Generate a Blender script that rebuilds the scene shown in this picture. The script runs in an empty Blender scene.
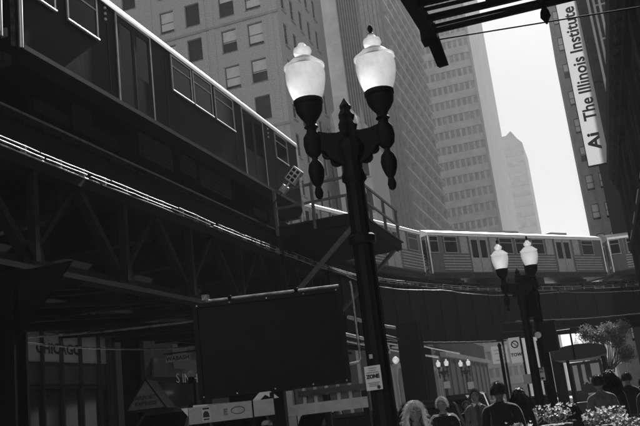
import bpy, bmesh, math, random
from mathutils import Vector, Matrix, noise
R = math.radians
random.seed(7)
scene = bpy.context.scene
COL = scene.collection

# ------------------------------------------------------------------ camera
YAW, PITCH, ROLL = R(17.5), math.atan(203 / 820), R(6.8)
fwd = Vector((-math.sin(YAW) * math.cos(PITCH), math.cos(YAW) * math.cos(PITCH), math.sin(PITCH)))
r0 = Vector((math.cos(YAW), math.sin(YAW), 0))
u0 = r0.cross(fwd)
rgt = r0 * math.cos(ROLL) - u0 * math.sin(ROLL)
upv = r0 * math.sin(ROLL) + u0 * math.cos(ROLL)
cam = bpy.data.cameras.new('camera')
cam.sensor_width = 36
cam.lens = 820 / 640 * 36
cam.clip_start = 0.05
cam.clip_end = 6000
camo = bpy.data.objects.new('camera', cam)
COL.objects.link(camo)
m = Matrix((rgt, upv, -fwd)).transposed().to_4x4()
m.translation = (0, 0, 1.6)
camo.matrix_world = m
scene.camera = camo

# ------------------------------------------------------------------ sky and sun
SUN_EL, SUN_AZ = R(41), R(1.5)          # azimuth: to the right of the street direction (+y)
w = bpy.data.worlds.new('World')
scene.world = w
w.use_nodes = True
nt = w.node_tree
for n in list(nt.nodes):
    nt.nodes.remove(n)
sky = nt.nodes.new('ShaderNodeTexSky')
sky.sky_type = 'NISHITA'
sky.sun_disc = False
sky.sun_elevation = SUN_EL
sky.sun_rotation = SUN_AZ
sky.air_density = 1.0
sky.dust_density = 1.0
sky.ozone_density = 0.5
bw = nt.nodes.new('ShaderNodeRGBToBW')
bg = nt.nodes.new('ShaderNodeBackground')
bg.inputs['Strength'].default_value = 0.07
out = nt.nodes.new('ShaderNodeOutputWorld')
nt.links.new(sky.outputs[0], bw.inputs[0])
nt.links.new(bw.outputs[0], bg.inputs['Color'])
nt.links.new(bg.outputs[0], out.inputs['Surface'])
sl = bpy.data.lights.new('sun', 'SUN')
sl.energy = 5.0
sl.angle = R(0.5)
sl.color = (1, 1, 1)
so = bpy.data.objects.new('sun', sl)
COL.objects.link(so)
sd = Vector((math.sin(SUN_AZ) * math.cos(SUN_EL), math.cos(SUN_AZ) * math.cos(SUN_EL), math.sin(SUN_EL)))
so.rotation_euler = sd.to_track_quat('Z', 'Y').to_euler()
so.location = (30, 60, 80)
vs = scene.view_settings
vs.view_transform = 'Standard'
vs.look = 'None'
vs.gamma = 1
vs.use_curve_mapping = False
vs.exposure = 0.38

# ------------------------------------------------------------------ materials
MATS = {}


def M(name, c, rough=0.6, metal=0.0, var=0.25, sc=3.0, bump=0.0, bsc=20.0, streak=0.0, spec=0.5, sheen=0.0):
    mt = bpy.data.materials.new(name)
    mt.use_nodes = True
    t = mt.node_tree
    b = t.nodes['Principled BSDF']
    b.inputs['Roughness'].default_value = rough
    b.inputs['Metallic'].default_value = metal
    b.inputs['Specular IOR Level'].default_value = spec
    if sheen:
        b.inputs['Sheen Weight'].default_value = sheen
        b.inputs['Sheen Roughness'].default_value = 0.35
    tc = t.nodes.new('ShaderNodeTexCoord')
    n1 = t.nodes.new('ShaderNodeTexNoise')
    n1.inputs['Scale'].default_value = sc
    n1.inputs['Detail'].default_value = 6
    n1.inputs['Roughness'].default_value = 0.65
    mp = t.nodes.new('ShaderNodeMapping')
    if streak:
        mp.inputs['Scale'].default_value = (1, 1, streak)
    t.links.new(tc.outputs['Object'], mp.inputs['Vector'])
    t.links.new(mp.outputs[0], n1.inputs['Vector'])
    r = t.nodes.new('ShaderNodeValToRGB')
    r.color_ramp.elements[0].position = 0.3
    r.color_ramp.elements[1].position = 0.7
    lo, hi = c * (1 - var), min(0.95, c * (1 + var))
    r.color_ramp.elements[0].color = (lo, lo, lo, 1)
    r.color_ramp.elements[1].color = (hi, hi, hi, 1)
    t.links.new(n1.outputs['Fac'], r.inputs[0])
    t.links.new(r.outputs[0], b.inputs['Base Color'])
    if bump:
        n2 = t.nodes.new('ShaderNodeTexNoise')
        n2.inputs['Scale'].default_value = bsc
        n2.inputs['Detail'].default_value = 4
        t.links.new(mp.outputs[0], n2.inputs['Vector'])
        bp = t.nodes.new('ShaderNodeBump')
        bp.inputs['Strength'].default_value = bump
        bp.inputs['Distance'].default_value = 0.02
        t.links.new(n2.outputs['Fac'], bp.inputs['Height'])
        t.links.new(bp.outputs[0], b.inputs['Normal'])
    MATS[name] = mt
    return mt


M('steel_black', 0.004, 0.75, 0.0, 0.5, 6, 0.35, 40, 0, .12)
M('steel_grey', 0.011, 0.7, 0.0, 0.4, 5, 0.3, 40, 0, .15)
M('steel_galv', 0.5, 0.3, 0.85, 0.6, 7, 0.5, 30)
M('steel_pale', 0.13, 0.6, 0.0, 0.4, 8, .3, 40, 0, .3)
M('rail', 0.35, 0.25, 0.9, 0.3, 20)
M('timber', 0.03, 0.9, 0, 0.5, 9, 0.5, 30, 0, .1)
M('cast_iron', 0.008, 0.6, 0, 0.4, 12, 0.25, 60, 0, .2)
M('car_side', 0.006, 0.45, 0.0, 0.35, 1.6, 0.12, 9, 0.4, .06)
M('car_skirt', 0.04, 0.55, 0.1, 0.3, 4, 0, 0, 0, .25)
M('car_body', 0.12, 0.4, 0.4, 0.25, 3)
M('car_fluted', 0.42, 0.4, 0.6, 0.25, 5, 0, 0)
M('car_panel', 0.36, 0.4, 0.5, 0.25, 5)
M('car_roof', 0.8, 0.34, 0.8, 0.12, 6)
M('car_rubber', 0.012, 0.6)
M('glass_dark', 0.006, 0.08, 0, 0.3, 2, spec=.12)
M('glass_bldg', 0.02, 0.08, 0, 0.4, 0.6, spec=.3)
M('blind', 0.85, 0.8, 0, 0.12, 3)
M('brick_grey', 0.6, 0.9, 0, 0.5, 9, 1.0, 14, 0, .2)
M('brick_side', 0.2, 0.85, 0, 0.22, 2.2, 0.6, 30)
M('stone_light', 0.52, 0.8, 0, 0.18, 1.2, 0.4, 10)
M('stone_mid', 0.42, 0.8, 0, 0.2, 1.0, 0.4, 10)
M('concrete', 0.8, 0.85, 0, 0.15, 0.35, 0.3, 6)
M('tower_dark', 0.75, 0.6, 0, 0.2, 0.4)
M('bay_glass', 0.24, 0.5)
M('tower_pale', 0.72, 0.7, 0, 0.15, 0.4)
M('tower_glass', 0.5, 0.5, 0, 0.3, 0.5)
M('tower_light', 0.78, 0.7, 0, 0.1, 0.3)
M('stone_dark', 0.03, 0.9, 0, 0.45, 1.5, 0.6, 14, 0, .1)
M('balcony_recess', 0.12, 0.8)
M('shop_frame', 0.025, 0.7, spec=.2)
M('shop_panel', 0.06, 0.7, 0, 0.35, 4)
M('shop_sign', 0.5, 0.6, 0, 0.2, 1.2)
M('asphalt', 0.08, 0.5, 0, 0.3, 4, 0.6, 90)
M('paving', 0.28, 0.85, 0, 0.2, 3, 0.4, 60)
M('kerb', 0.3, 0.85, 0, 0.2, 5)
M('white_paint', 0.78, 0.5, 0, 0.06, 4)
M('sign_board', 0.72, 0.6, 0, 0.08, 0.5)
M('sign_dull', 0.14, 0.7, 0, .3, 6)
M('ink', 0.025, 0.7)
M('ink_grey', 0.16, 0.7)
M('panel_black', 0.007, 0.45, 0, 0.4, 3, 0, 0, 0, .12)
M('panel_frame', 0.01, 0.6, spec=.15)
M('paper', 0.6, 0.8, 0, 0.08, 9)
M('grey_board', 0.42, 0.6, 0, 0.18, 8)
M('paint_black', 0.012, 0.12, 0, 0.2, 4)
M('paint_white', 0.7, 0.2, 0, 0.05, 3)
M('paint_grey', 0.12, 0.2, 0.3, 0.15, 4)
M('tyre', 0.02, 0.85)
M('chrome', 0.6, 0.12, 1.0, 0.05, 5)
M('lamp_lens', 0.75, 0.1)
M('red_lens', 0.08, 0.15)
M('skin', 0.17, 0.5, 0, 0.12, 8)
M('skin_dark', 0.09, 0.5, 0, 0.12, 8)
M('hair_pale', 0.6, 0.5, 0, 0.3, 40, spec=.3, sheen=.5)
M('hair_dark', 0.02, 0.5, 0, 0.4, 40, spec=.2, sheen=.15)
M('cloth_black', 0.012, 0.9, 0, 0.3, 12, 0.3, 30, 0, .25, .45)
M('cloth_grey', 0.1, 0.9, 0, 0.25, 12, 0.3, 30, 0, .25, .45)
M('cloth_mid', 0.035, 0.9, 0, 0.25, 12, 0.3, 30, 0, .25, .45)
M('cloth_white', 0.65, 0.9, 0, 0.1, 12)
M('trouser', 0.03, 0.9, 0, 0.3, 12)
M('shoe', 0.015, 0.5)
M('eye_white', 0.6, 0.2)
M('eye_dark', 0.01, 0.15)
M('leaf_a', 0.09, 0.45, 0, 0.3, 5)
M('leaf_b', 0.14, 0.4, 0, 0.3, 5)
M('bark', 0.05, 0.9, 0, 0.4, 12)
M('petal', 0.75, 0.6, 0, 0.15, 20)
M('leaf_bed', 0.08, 0.5, 0, 0.4, 10)
M('planter', 0.035, 0.7, 0, 0.3, 5)
M('soil', 0.03, 0.95)
M('awning', 0.014, 0.5, 0, 0.2, 6)


def globe_mat():
    mt = bpy.data.materials.new('globe_glass')
    mt.use_nodes = True
    t = mt.node_tree
    t.nodes.clear()
    o = t.nodes.new('ShaderNodeOutputMaterial')
    d = t.nodes.new('ShaderNodeBsdfDiffuse')
    d.inputs[0].default_value = (.86, .86, .86, 1)
    tr = t.nodes.new('ShaderNodeBsdfTranslucent')
    tr.inputs[0].default_value = (.97, .97, .97, 1)
    g = t.nodes.new('ShaderNodeBsdfGlossy')
    g.inputs['Roughness'].default_value = 0.12
    rf = t.nodes.new('ShaderNodeBsdfRefraction')
    rf.inputs['Color'].default_value = (1, 1, 1, 1)
    rf.inputs['Roughness'].default_value = 0.75
    rf.inputs['IOR'].default_value = 1.12
    z = t.nodes.new('ShaderNodeMixShader')
    z.inputs[0].default_value = 0.45
    nz_ = t.nodes.new('ShaderNodeTexNoise')
    nz_.inputs['Scale'].default_value = 9
    nz_.inputs['Detail'].default_value = 5
    cr_ = t.nodes.new('ShaderNodeValToRGB')
    cr_.color_ramp.elements[0].position = .3
    cr_.color_ramp.elements[0].color = (.8, .8, .8, 1)
    cr_.color_ramp.elements[1].position = .55
    cr_.color_ramp.elements[1].color = (.98, .98, .98, 1)
    t.links.new(nz_.outputs['Fac'], cr_.inputs[0])
    t.links.new(cr_.outputs[0], tr.inputs[0])
    x = t.nodes.new('ShaderNodeMixShader')
    x.inputs[0].default_value = 0.9
    y = t.nodes.new('ShaderNodeMixShader')
    y.inputs[0].default_value = 0.07
    t.links.new(d.outputs[0], x.inputs[1])
    t.links.new(tr.outputs[0], x.inputs[2])
    t.links.new(x.outputs[0], z.inputs[1])
    t.links.new(rf.outputs[0], z.inputs[2])
    t.links.new(z.outputs[0], y.inputs[1])
    t.links.new(g.outputs[0], y.inputs[2])
    t.links.new(y.outputs[0], o.inputs[0])
    MATS['globe_glass'] = mt


globe_mat()


def leaf_mat(name, c):
    mt = bpy.data.materials.new(name)
    mt.use_nodes = True
    t = mt.node_tree
    t.nodes.clear()
    o = t.nodes.new('ShaderNodeOutputMaterial')
    d = t.nodes.new('ShaderNodeBsdfPrincipled')
    d.inputs['Base Color'].default_value = (c, c, c, 1)
    d.inputs['Roughness'].default_value = 0.35
    tr = t.nodes.new('ShaderNodeBsdfTranslucent')
    tr.inputs[0].default_value = (c * 2.5, c * 2.5, c * 2.5, 1)
    x = t.nodes.new('ShaderNodeMixShader')
    x.inputs[0].default_value = 0.4
    t.links.new(d.outputs[0], x.inputs[1])
    t.links.new(tr.outputs[0], x.inputs[2])
    t.links.new(x.outputs[0], o.inputs[0])
    MATS[name] = mt


def banner_mat():
    mt = bpy.data.materials.new('banner')
    mt.use_nodes = True
    t = mt.node_tree
    t.nodes.clear()
    o = t.nodes.new('ShaderNodeOutputMaterial')
    d = t.nodes.new('ShaderNodeBsdfDiffuse')
    d.inputs[0].default_value = (.66, .66, .66, 1)
    tr = t.nodes.new('ShaderNodeBsdfTranslucent')
    tr.inputs[0].default_value = (.7, .7, .7, 1)
    x = t.nodes.new('ShaderNodeMixShader')
    x.inputs[0].default_value = 0.45
    t.links.new(d.outputs[0], x.inputs[1])
    t.links.new(tr.outputs[0], x.inputs[2])
    t.links.new(x.outputs[0], o.inputs[0])
    MATS['banner'] = mt


banner_mat()
leaf_mat('leaf_a', 0.08)
leaf_mat('leaf_b', 0.15)
leaf_mat('petal', 0.36)
leaf_mat('leaf_bed', 0.07)


# ------------------------------------------------------------------ mesh helpers
class MB:
    def __init__(s):
        s.v, s.f, s.mi = [], [], []

    def face(s, pts, mi=0):
        i = len(s.v)
        s.v += [tuple(p) for p in pts]
        s.f.append(tuple(range(i, i + len(pts))))
        s.mi.append(mi)

    def raw(s, vs, fs, mi=0):
        i = len(s.v)
        s.v += [tuple(p) for p in vs]
        for f in fs:
            s.f.append(tuple(k + i for k in f))
            s.mi.append(mi)
        return s

    def box(s, x0, y0, z0, x1, y1, z1, mi=0):
        return s.raw([(x0, y0, z0), (x1, y0, z0), (x1, y1, z0), (x0, y1, z0), (x0, y0, z1), (x1, y0, z1), (x1, y1, z1), (x0, y1, z1)],
                     [(0, 3, 2, 1), (4, 5, 6, 7), (0, 1, 5, 4), (1, 2, 6, 5), (2, 3, 7, 6), (3, 0, 4, 7)], mi)

    def beam(s, p, q, wd, ht, up=(0, 0, 1), mi=0):
        p, q = Vector(p), Vector(q)
        d = (q - p).normalized()
        up = Vector(up)
        if abs(d.dot(up)) > 0.98:
            up = Vector((0, 1, 0))
        sx = d.cross(up).normalized() * wd / 2
        sz = sx.cross(d).normalized() * ht / 2
        c = [p - sx - sz, p + sx - sz, p + sx + sz, p - sx + sz, q - sx - sz, q + sx - sz, q + sx + sz, q - sx + sz]
        return s.raw(c, [(0, 1, 2, 3), (7, 6, 5, 4), (0, 4, 5, 1), (1, 5, 6, 2), (2, 6, 7, 3), (3, 7, 4, 0)], mi)

    def tube(s, pts, r, n=8, mi=0):
        pts = [Vector(p) for p in pts]
        rs = r if isinstance(r, (list, tuple)) else [r] * len(pts)
        rings = []
        prev = None
        for i, p in enumerate(pts):
            d = (pts[min(i + 1, len(pts) - 1)] - pts[max(i - 1, 0)]).normalized()
            a = prev if prev is not None else (Vector((0, 0, 1)) if abs(d.z) < .9 else Vector((1, 0, 0)))
            a = (a - d * a.dot(d)).normalized()
            prev = a
            b = d.cross(a)
            rings.append([p + (a * math.cos(2 * math.pi * k / n) + b * math.sin(2 * math.pi * k / n)) * rs[i] for k in range(n)])
        vsx = [q for rg in rings for q in rg]
        fs = [tuple(range(n - 1, -1, -1)), tuple(range((len(pts) - 1) * n, len(pts) * n))]
        for i in range(len(pts) - 1):
            for k in range(n):
                fs.append((i * n + k, i * n + (k + 1) % n, (i + 1) * n + (k + 1) % n, (i + 1) * n + k))
        return s.raw(vsx, fs, mi)

    def lathe(s, prof, c=(0, 0, 0), n=20, mi=0, flute=0):
        vsx, fs = [], []
        for (r, z) in prof:
            for k in range(n):
                rr = r * (1 - (flute if k % 2 else 0))
                a = 2 * math.pi * k / n
                vsx.append((c[0] + rr * math.cos(a), c[1] + rr * math.sin(a), c[2] + z))
        for i in range(len(prof) - 1):
            for k in range(n):
                fs.append((i * n + k, i * n + (k + 1) % n, (i + 1) * n + (k + 1) % n, (i + 1) * n + k))
        fs.append(tuple(range(n - 1, -1, -1)))
        fs.append(tuple(range((len(prof) - 1) * n, len(prof) * n)))
        return s.raw(vsx, fs, mi)

    def prism(s, poly, vec, mi=0):
        n = len(poly)
        vec = Vector(vec)
        a = [Vector(p) for p in poly]
        b = [p + vec for p in a]
        fs = [tuple(range(n - 1, -1, -1)), tuple(range(n, 2 * n))]
        for k in range(n):
            fs.append((k, (k + 1) % n, n + (k + 1) % n, n + k))
        return s.raw(a + b, fs, mi)

    def mesh(s, name, mats, smooth=False):
        me = bpy.data.meshes.new(name)
        me.from_pydata(s.v, [], s.f)
        for mt in (mats if isinstance(mats, (list, tuple)) else [mats]):
            me.materials.append(MATS[mt])
        if any(s.mi):
            me.polygons.foreach_set('material_index', s.mi)
        bm = bmesh.new()
        bm.from_mesh(me)
        bmesh.ops.remove_doubles(bm, verts=bm.verts, dist=1e-5)
        bmesh.ops.recalc_face_normals(bm, faces=bm.faces)
        bm.to_mesh(me)
        bm.free()
        if smooth:
            me.polygons.foreach_set('use_smooth', [True] * len(me.polygons))
            me.set_sharp_from_angle(angle=R(40))
        return me

    def build(s, name, mats, parent=None, smooth=False):
        return link(name, s.mesh(name, mats, smooth), parent)


def link(name, me, parent=None, loc=None, rz=None):
    o = bpy.data.objects.new(name, me)
    COL.objects.link(o)
    if parent is not None:
        o.parent = parent
        if loc is None and parent.type == 'EMPTY' and parent.get('_world'):
            o.location = -Vector(parent.location)
    if loc is not None:
        o.location = loc
    if rz is not None:
        o.rotation_euler.z = rz
    return o


def tag(o, label, cat, group=None, kind=None):
    if label:
        o['label'] = label
    if cat:
        o['category'] = cat
    if group:
        o['group'] = group
    if kind:
        o['kind'] = kind
    return o


def thing(name, label, cat, loc=(0, 0, 0), rz=0, group=None, world=False):
    """world=True: parts are written in world coordinates (no rotation)"""
    o = bpy.data.objects.new(name, None)
    o.empty_display_size = 0.2
    COL.objects.link(o)
    o.location = loc
    o.rotation_euler.z = rz
    if world:
        o['_world'] = 1
    return tag(o, label, cat, group)


def clone(o, parent=None):
    c = o.copy()
    COL.objects.link(c)
    c.parent = parent
    for ch in [x for x in o.children]:
        clone(ch, c)
    return c


TMP = bpy.data.scenes.new('workshop')


def bake(ob):
    """evaluated mesh of a temporary object, computed in a scratch scene so that the main scene is not re-evaluated"""
    vl = TMP.view_layers[0]
    vl.update()
    dg = vl.depsgraph
    me = bpy.data.meshes.new_from_object(ob.evaluated_get(dg), depsgraph=dg)
    bpy.data.objects.remove(ob)
    return me


def text_mesh(txt, size, mat, depth=0.006, bold=0.0, sx=1.0, align='CENTER'):
    cu = bpy.data.curves.new('lettering', 'FONT')
    cu.body = txt
    cu.size = size
    cu.extrude = depth
    cu.offset = bold
    cu.align_x = align
    cu.align_y = 'CENTER'
    cu.resolution_u = 3
    cu.space_character = 1.02
    ob = bpy.data.objects.new('lettering', cu)
    TMP.collection.objects.link(ob)
    me = bake(ob)
    me.transform(Matrix.Scale(sx, 4, (1, 0, 0)))
    me.materials.clear()
    me.materials.append(MATS[mat])
    return me


def put_text(txt, size, mat, parent, loc, ex, ey, bold=0.0, sx=1.0, name='lettering'):
    """ex: reading direction, ey: letter-up direction (world vectors)"""
    me = text_mesh(txt, size, mat, bold=bold, sx=sx)
    ex, ey = Vector(ex).normalized(), Vector(ey).normalized()
    mm = Matrix((ex, ey, ex.cross(ey))).transposed().to_4x4()
    mm.translation = loc
    me.transform(mm)
    return link(name, me, parent)


def facade(mb, o, ux, w_, h_, openings, depth, mi=0):
    """wall sheet with real recessed openings. o: lower-left corner, ux: horizontal direction, normal = ux x z rotated outwards"""
    o, ux = Vector(o), Vector(ux)
    uz = Vector((0, 0, 1))
    n = ux.cross(uz)                      # outward
    xs = sorted({0, w_} | {a for q in openings for a in (q[0], q[2])})
    zs = sorted({0, h_} | {a for q in openings for a in (q[1], q[3])})
    xs = [a for a in xs if 0 <= a <= w_]
    zs = [a for a in zs if 0 <= a <= h_]

    def P(a, b, d=0):
        return o + ux * a + uz * b - n * d
    opn = set()
    for q in openings:
        opn.add((round(q[0], 4), round(q[1], 4)))
    for i in range(len(xs) - 1):
        for j in range(len(zs) - 1):
            cx, cz = (xs[i] + xs[i + 1]) / 2, (zs[j] + zs[j + 1]) / 2
            if any(q[0] < cx < q[2] and q[1] < cz < q[3] for q in openings):
                continue
            mb.face([P(xs[i], zs[j]), P(xs[i + 1], zs[j]), P(xs[i + 1], zs[j + 1]), P(xs[i], zs[j + 1])], mi)
    for (a, b, c, d) in openings:
        mb.face([P(a, b), P(c, b), P(c, b, depth), P(a, b, depth)], mi)
        mb.face([P(a, d), P(a, d, depth), P(c, d, depth), P(c, d)], mi)
        mb.face([P(a, b), P(a, b, depth), P(a, d, depth), P(a, d)], mi)
        mb.face([P(c, b), P(c, d), P(c, d, depth), P(c, b, depth)], mi)


# ------------------------------------------------------------------ ground
def sheet(name, x0, y0, x1, y1, z, mat):
    mb = MB()
    mb.box(x0, y0, z - 0.3, x1, y1, z)
    return tag(mb.build(name, mat), None, None, kind='structure')


g = MB()
g.face([(-3000, -3000, -.13), (3000, -3000, -.13), (3000, 3000, -.13), (-3000, 3000, -.13)])
tag(g.build('road', 'asphalt'), None, None, kind='structure')
for nm, x0, y0, x1, y1 in (('pavement', -3.0, -8, 2.0, 44), ('pavement', -19.2, -8, -16.2, 44), ('pavement', -3.0, 76, 40, 260), ('pavement', -40, 78, -20.5, 260)):
    p = sheet(nm, x0, y0, x1, y1, 0, 'paving')
    k = MB()
    kx = x0 if x0 > -10 else x1
    s_ = -1 if x0 > -10 else 1
    k.box(min(kx, kx + s_ * .18), y0, -.3, max(kx, kx + s_ * .18), y1, .006)
    k.build('kerb', 'kerb', p)
for i, x in enumerate((-9.6, -9.3)):
    mk = MB()
    mk.box(x - .06, -5, -.128, x + .06, 240, -.124)
    tag(mk.build('road_marking', 'white_paint'), None, None, kind='structure')

# ------------------------------------------------------------------ elevated railway
OX, OY, RIN = 21.0, 29.9, 30.0
S_END = OY + RIN * math.pi / 2


def path(off, s):
    """point on the viaduct: off = metres outwards (left) of the inner edge, s = metres along the inner edge"""
    if s < OY:
        return Vector((-9 - off, s, 0)), 0.0
    if s < S_END:
        th = (s - OY) / RIN
        return Vector((OX - (RIN + off) * math.cos(th), OY + (RIN + off) * math.sin(th), 0)), th
    return Vector((OX + s - S_END, OY + RIN + off, 0)), math.pi / 2


def zedge(s):
    t = min(1, max(0, (s - 20) / 22))
    t = t * t * (3 - 2 * t)
    return 6.66 + 0.42 * t


def P3(off, s, z):
    p, a = path(off, s)
    return Vector((p.x, p.y, z))


def ribbon(mb, off, wd, z0f, z1f, s0, s1, step=1.0, mi=0):
    """rectangular section swept along the viaduct"""
    n = max(1, int(math.ceil((s1 - s0) / step)))
    rings = []
    for i in range(n + 1):
        s = s0 + (s1 - s0) * i / n
        a, b = z0f(s), z1f(s)
        rings += [P3(off - wd / 2, s, a), P3(off + wd / 2, s, a), P3(off + wd / 2, s, b), P3(off - wd / 2, s, b)]
    fs = [(0, 1, 2, 3), tuple(4 * n + k for k in (3, 2, 1, 0))]
    for i in range(n):
        for k in range(4):
            fs.append((4 * i + k, 4 * i + 4 + k, 4 * i + 4 + (k + 1) % 4, 4 * i + (k + 1) % 4))
    mb.raw(rings, fs, mi)


vd = thing('elevated_railway', 'dark steel elevated railway that curves right across the street', 'railway viaduct', (-12.5, 26, -.13), world=True)
S0, S1 = -4.0, S_END + 14
K = lambda c: (lambda s: c)
TR = (1.45, 5.35)                    # track centre offsets
for tc_ in TR:
    for dx in (-.72, .72):
        b = MB()
        ribbon(b, tc_ + dx, .075, K(7.5), K(7.64), S0, S1)
        b.build('rail', 'rail', vd)
# third rail
b = MB()
ribbon(b, 3.4, .07, K(7.56), K(7.68), S0, S1)
b.build('third_rail', 'steel_grey', vd)
# ties: one mesh, many parts
tm = MB()
tm.box(-1.25, -.11, 7.28, 1.25, .11, 7.498)
tme = tm.mesh('tie', 'timber')
ties = []
for j, tc_ in enumerate(TR):
    s = S0 + .3
    while s < S1 and len(ties) < 300:
        p, a = path(tc_, s)
        o = link('tie', tme, vd, p - Vector(vd.location), -a)
        ties.append(o)
        s += .56 if j == 0 else .6
# longitudinal stringers under each rail
for tc_ in TR:
    for dx in (-.72, .72):
        b = MB()
        ribbon(b, tc_ + dx, .16, K(6.72), K(7.27), S0, S1, 1.5)
        ribbon(b, tc_ + dx, .34, K(6.66), K(6.72), S0, S1, 1.5)
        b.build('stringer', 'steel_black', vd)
# floor beams across
s = S0 + 1.0
while s < S1:
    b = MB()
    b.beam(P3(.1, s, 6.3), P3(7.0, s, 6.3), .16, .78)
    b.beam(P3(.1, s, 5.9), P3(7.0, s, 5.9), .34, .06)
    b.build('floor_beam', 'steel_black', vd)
    s += 3.15
# edge walkway planks with open gaps and the two light conduits along the edge, held by clips
for off, nm in ((.12, 'walkway_plank'), (.34, 'walkway_plank'), (6.6, 'walkway_plank'), (6.85, 'walkway_plank'), (3.0, 'walkway_plank'), (3.8, 'walkway_plank')):
    b = MB()
    ribbon(b, off, .17, K(7.5), K(7.55), S0, S1, 1.2)
    b.build(nm, 'timber', vd)
rc = random.Random(17)
for off, dz, rr_ in ((-.06, .03, .022), (-.07, .1, .015), (-.05, .19, .014)):
    sa = S0 + rc.random()
    while sa < 62:
        sb = sa + rc.uniform(1.2, 3.6)
        kz = 1.0 if sa < 29 else 1.25
        j1, j2 = rc.gauss(0, .012), rc.gauss(0, .012)
        ns_ = max(3, int((sb - sa) / .25))
        b = MB()
        b.tube([P3(off + rc.gauss(0, .003), sa + (sb - sa) * i / ns_, zedge(sa + (sb - sa) * i / ns_) + dz * kz + j1 + (j2 - j1) * i / ns_ + .01 * noise.noise(Vector((i * .5, dz * 40, sa)))) for i in range(ns_ + 1)], rr_ * rc.uniform(.7, 1.15), 10)
        b.build('conduit', rc.choice(('steel_galv', 'steel_galv', 'steel_galv', 'steel_pale')), vd, True)
        sa = sb + rc.uniform(.02, .22)
s = 0.4
ck = MB()
ck.box(-.03, -.02, .01, .075, .02, .225)
cme = ck.mesh('conduit_clip', 'steel_galv')
while s < 60:
    p, a = path(0, s)
    o = link('conduit_clip', cme, vd, Vector((p.x + .005, p.y, zedge(s))) - Vector(vd.location), -a + math.pi)
    s += .8 + .5 * noise.noise(Vector((s, 0, 0)))
# fascia beam above the truss
b = MB()
ribbon(b, .2, .1, lambda s: zedge(s) + .02, K(7.42), S0, S1, 1.0)
b.build('edge_beam', 'steel_black', vd)
b = MB()
ribbon(b, 7.05, .12, K(6.0), K(7.42), S0, S1, 1.0)
b.build('edge_beam', 'steel_black', vd)


def truss(off, s0, s1, zt, zb, npan, wd=.2):
    b = MB()
    b.beam(P3(off, s0, zt - .1), P3(off, s1, zt - .1), .3, .2)
    b.build('top_chord', 'steel_black', vd)
    b = MB()
    b.beam(P3(off, s0, zb), P3(off, s1, zb), .32, .1)
    b.beam(P3(off, s0, zb + .13), P3(off, s1, zb + .13), .1, .16)
    b.build('bottom_chord', 'steel_grey', vd)
    L = (s1 - s0) / npan
    for i in range(npan):
        a, c = s0 + i * L, s0 + (i + 1) * L
        mid = (a + c) / 2
        b = MB()
        b.beam(P3(off, a, zt - .2), P3(off, mid, zb + .15), .14, wd, (1, 0, 0))
        b.build('truss_diagonal', 'steel_grey', vd)
        b = MB()
        b.beam(P3(off + .05, mid, zb + .15), P3(off + .05, c, zt - .2), .1, wd * .6, (1, 0, 0))
        b.build('truss_diagonal', 'steel_grey', vd)
        b = MB()
        b.beam(P3(off - .03, mid + .12, zb + .15), P3(off - .03, mid + .12, zt - .2), .12, .17, (1, 0, 0))
        b.build('truss_post', 'steel_grey', vd)
        gp = MB()
        gp.prism([P3(off - .1, mid - .28, zb + .05), P3(off - .1, mid + .38, zb + .05), P3(off - .1, mid + .24, zb + .5), P3(off - .1, mid - .2, zb + .5)], (-.015, 0, 0))
        gp.build('gusset_plate', 'steel_grey', vd)


truss(0.08, -1.6, 28.0, 6.66, 4.65, 10)
truss(3.4, -1.6, 28.0, 6.2, 5.05, 10, .16)
truss(7.0, -1.6, 28.0, 6.66, 5.2, 10)
# bottom lateral bracing and lower cross beams
for i in range(10):
    s = -1.6 + 2.96 * i
    b = MB()
    b.beam(P3(.1, s + 1.48, 4.72), P3(7.0, s + 1.48, 5.2), .2, .22)
    b.build('lower_cross_beam', 'steel_black', vd)
    b = MB()
    b.beam(P3(.1, s, 4.6), P3(7.0, s + 2.96, 5.08), .1, .1)
    b.build('lateral_brace', 'steel_grey', vd)
    b = MB()
    b.beam(P3(7.0, s, 5.0), P3(.1, s + 2.96, 4.52), .1, .1)
    b.build('lateral_brace', 'steel_grey', vd)


# curved plate girders over the crossing
def gird(off, s0, s1, zt, zb, mat='steel_black'):
    b = MB()
    ribbon(b, off, .05, zb, zt, s0, s1, .8)
    ribbon(b, off, .42, lambda s: zb(s) - .05, zb, s0, s1, .8)
    ribbon(b, off, .42, zt, lambda s: zt(s) + .05, s0, s1, .8)
    gd = b.build('plate_girder', mat, vd)
    rv = MB()
    s = s0 + .2
    while s < min(s1, 62):
        for zz in (zb(s) + .1, zt(s) - .1):
            c = P3(off - .03, s, zz)
            rv.box(c.x - .018, c.y - .018, c.z - .018, c.x + .018, c.y + .018, c.z + .018)
        s += .25
    rv.build('rivet', mat, gd)['kind'] = 'stuff'
    s = s0 + .4
    while s < s1:
        q = MB()
        q.beam(P3(off - .09, s, zb(s)), P3(off - .09, s, zt(s)), .13, .06, path(off, s)[0] * 0 + Vector((math.cos(path(off, s)[1]), -math.sin(path(off, s)[1]), 0)))
        s += 1.5
        q.build('stiffener', mat, gd)


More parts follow.
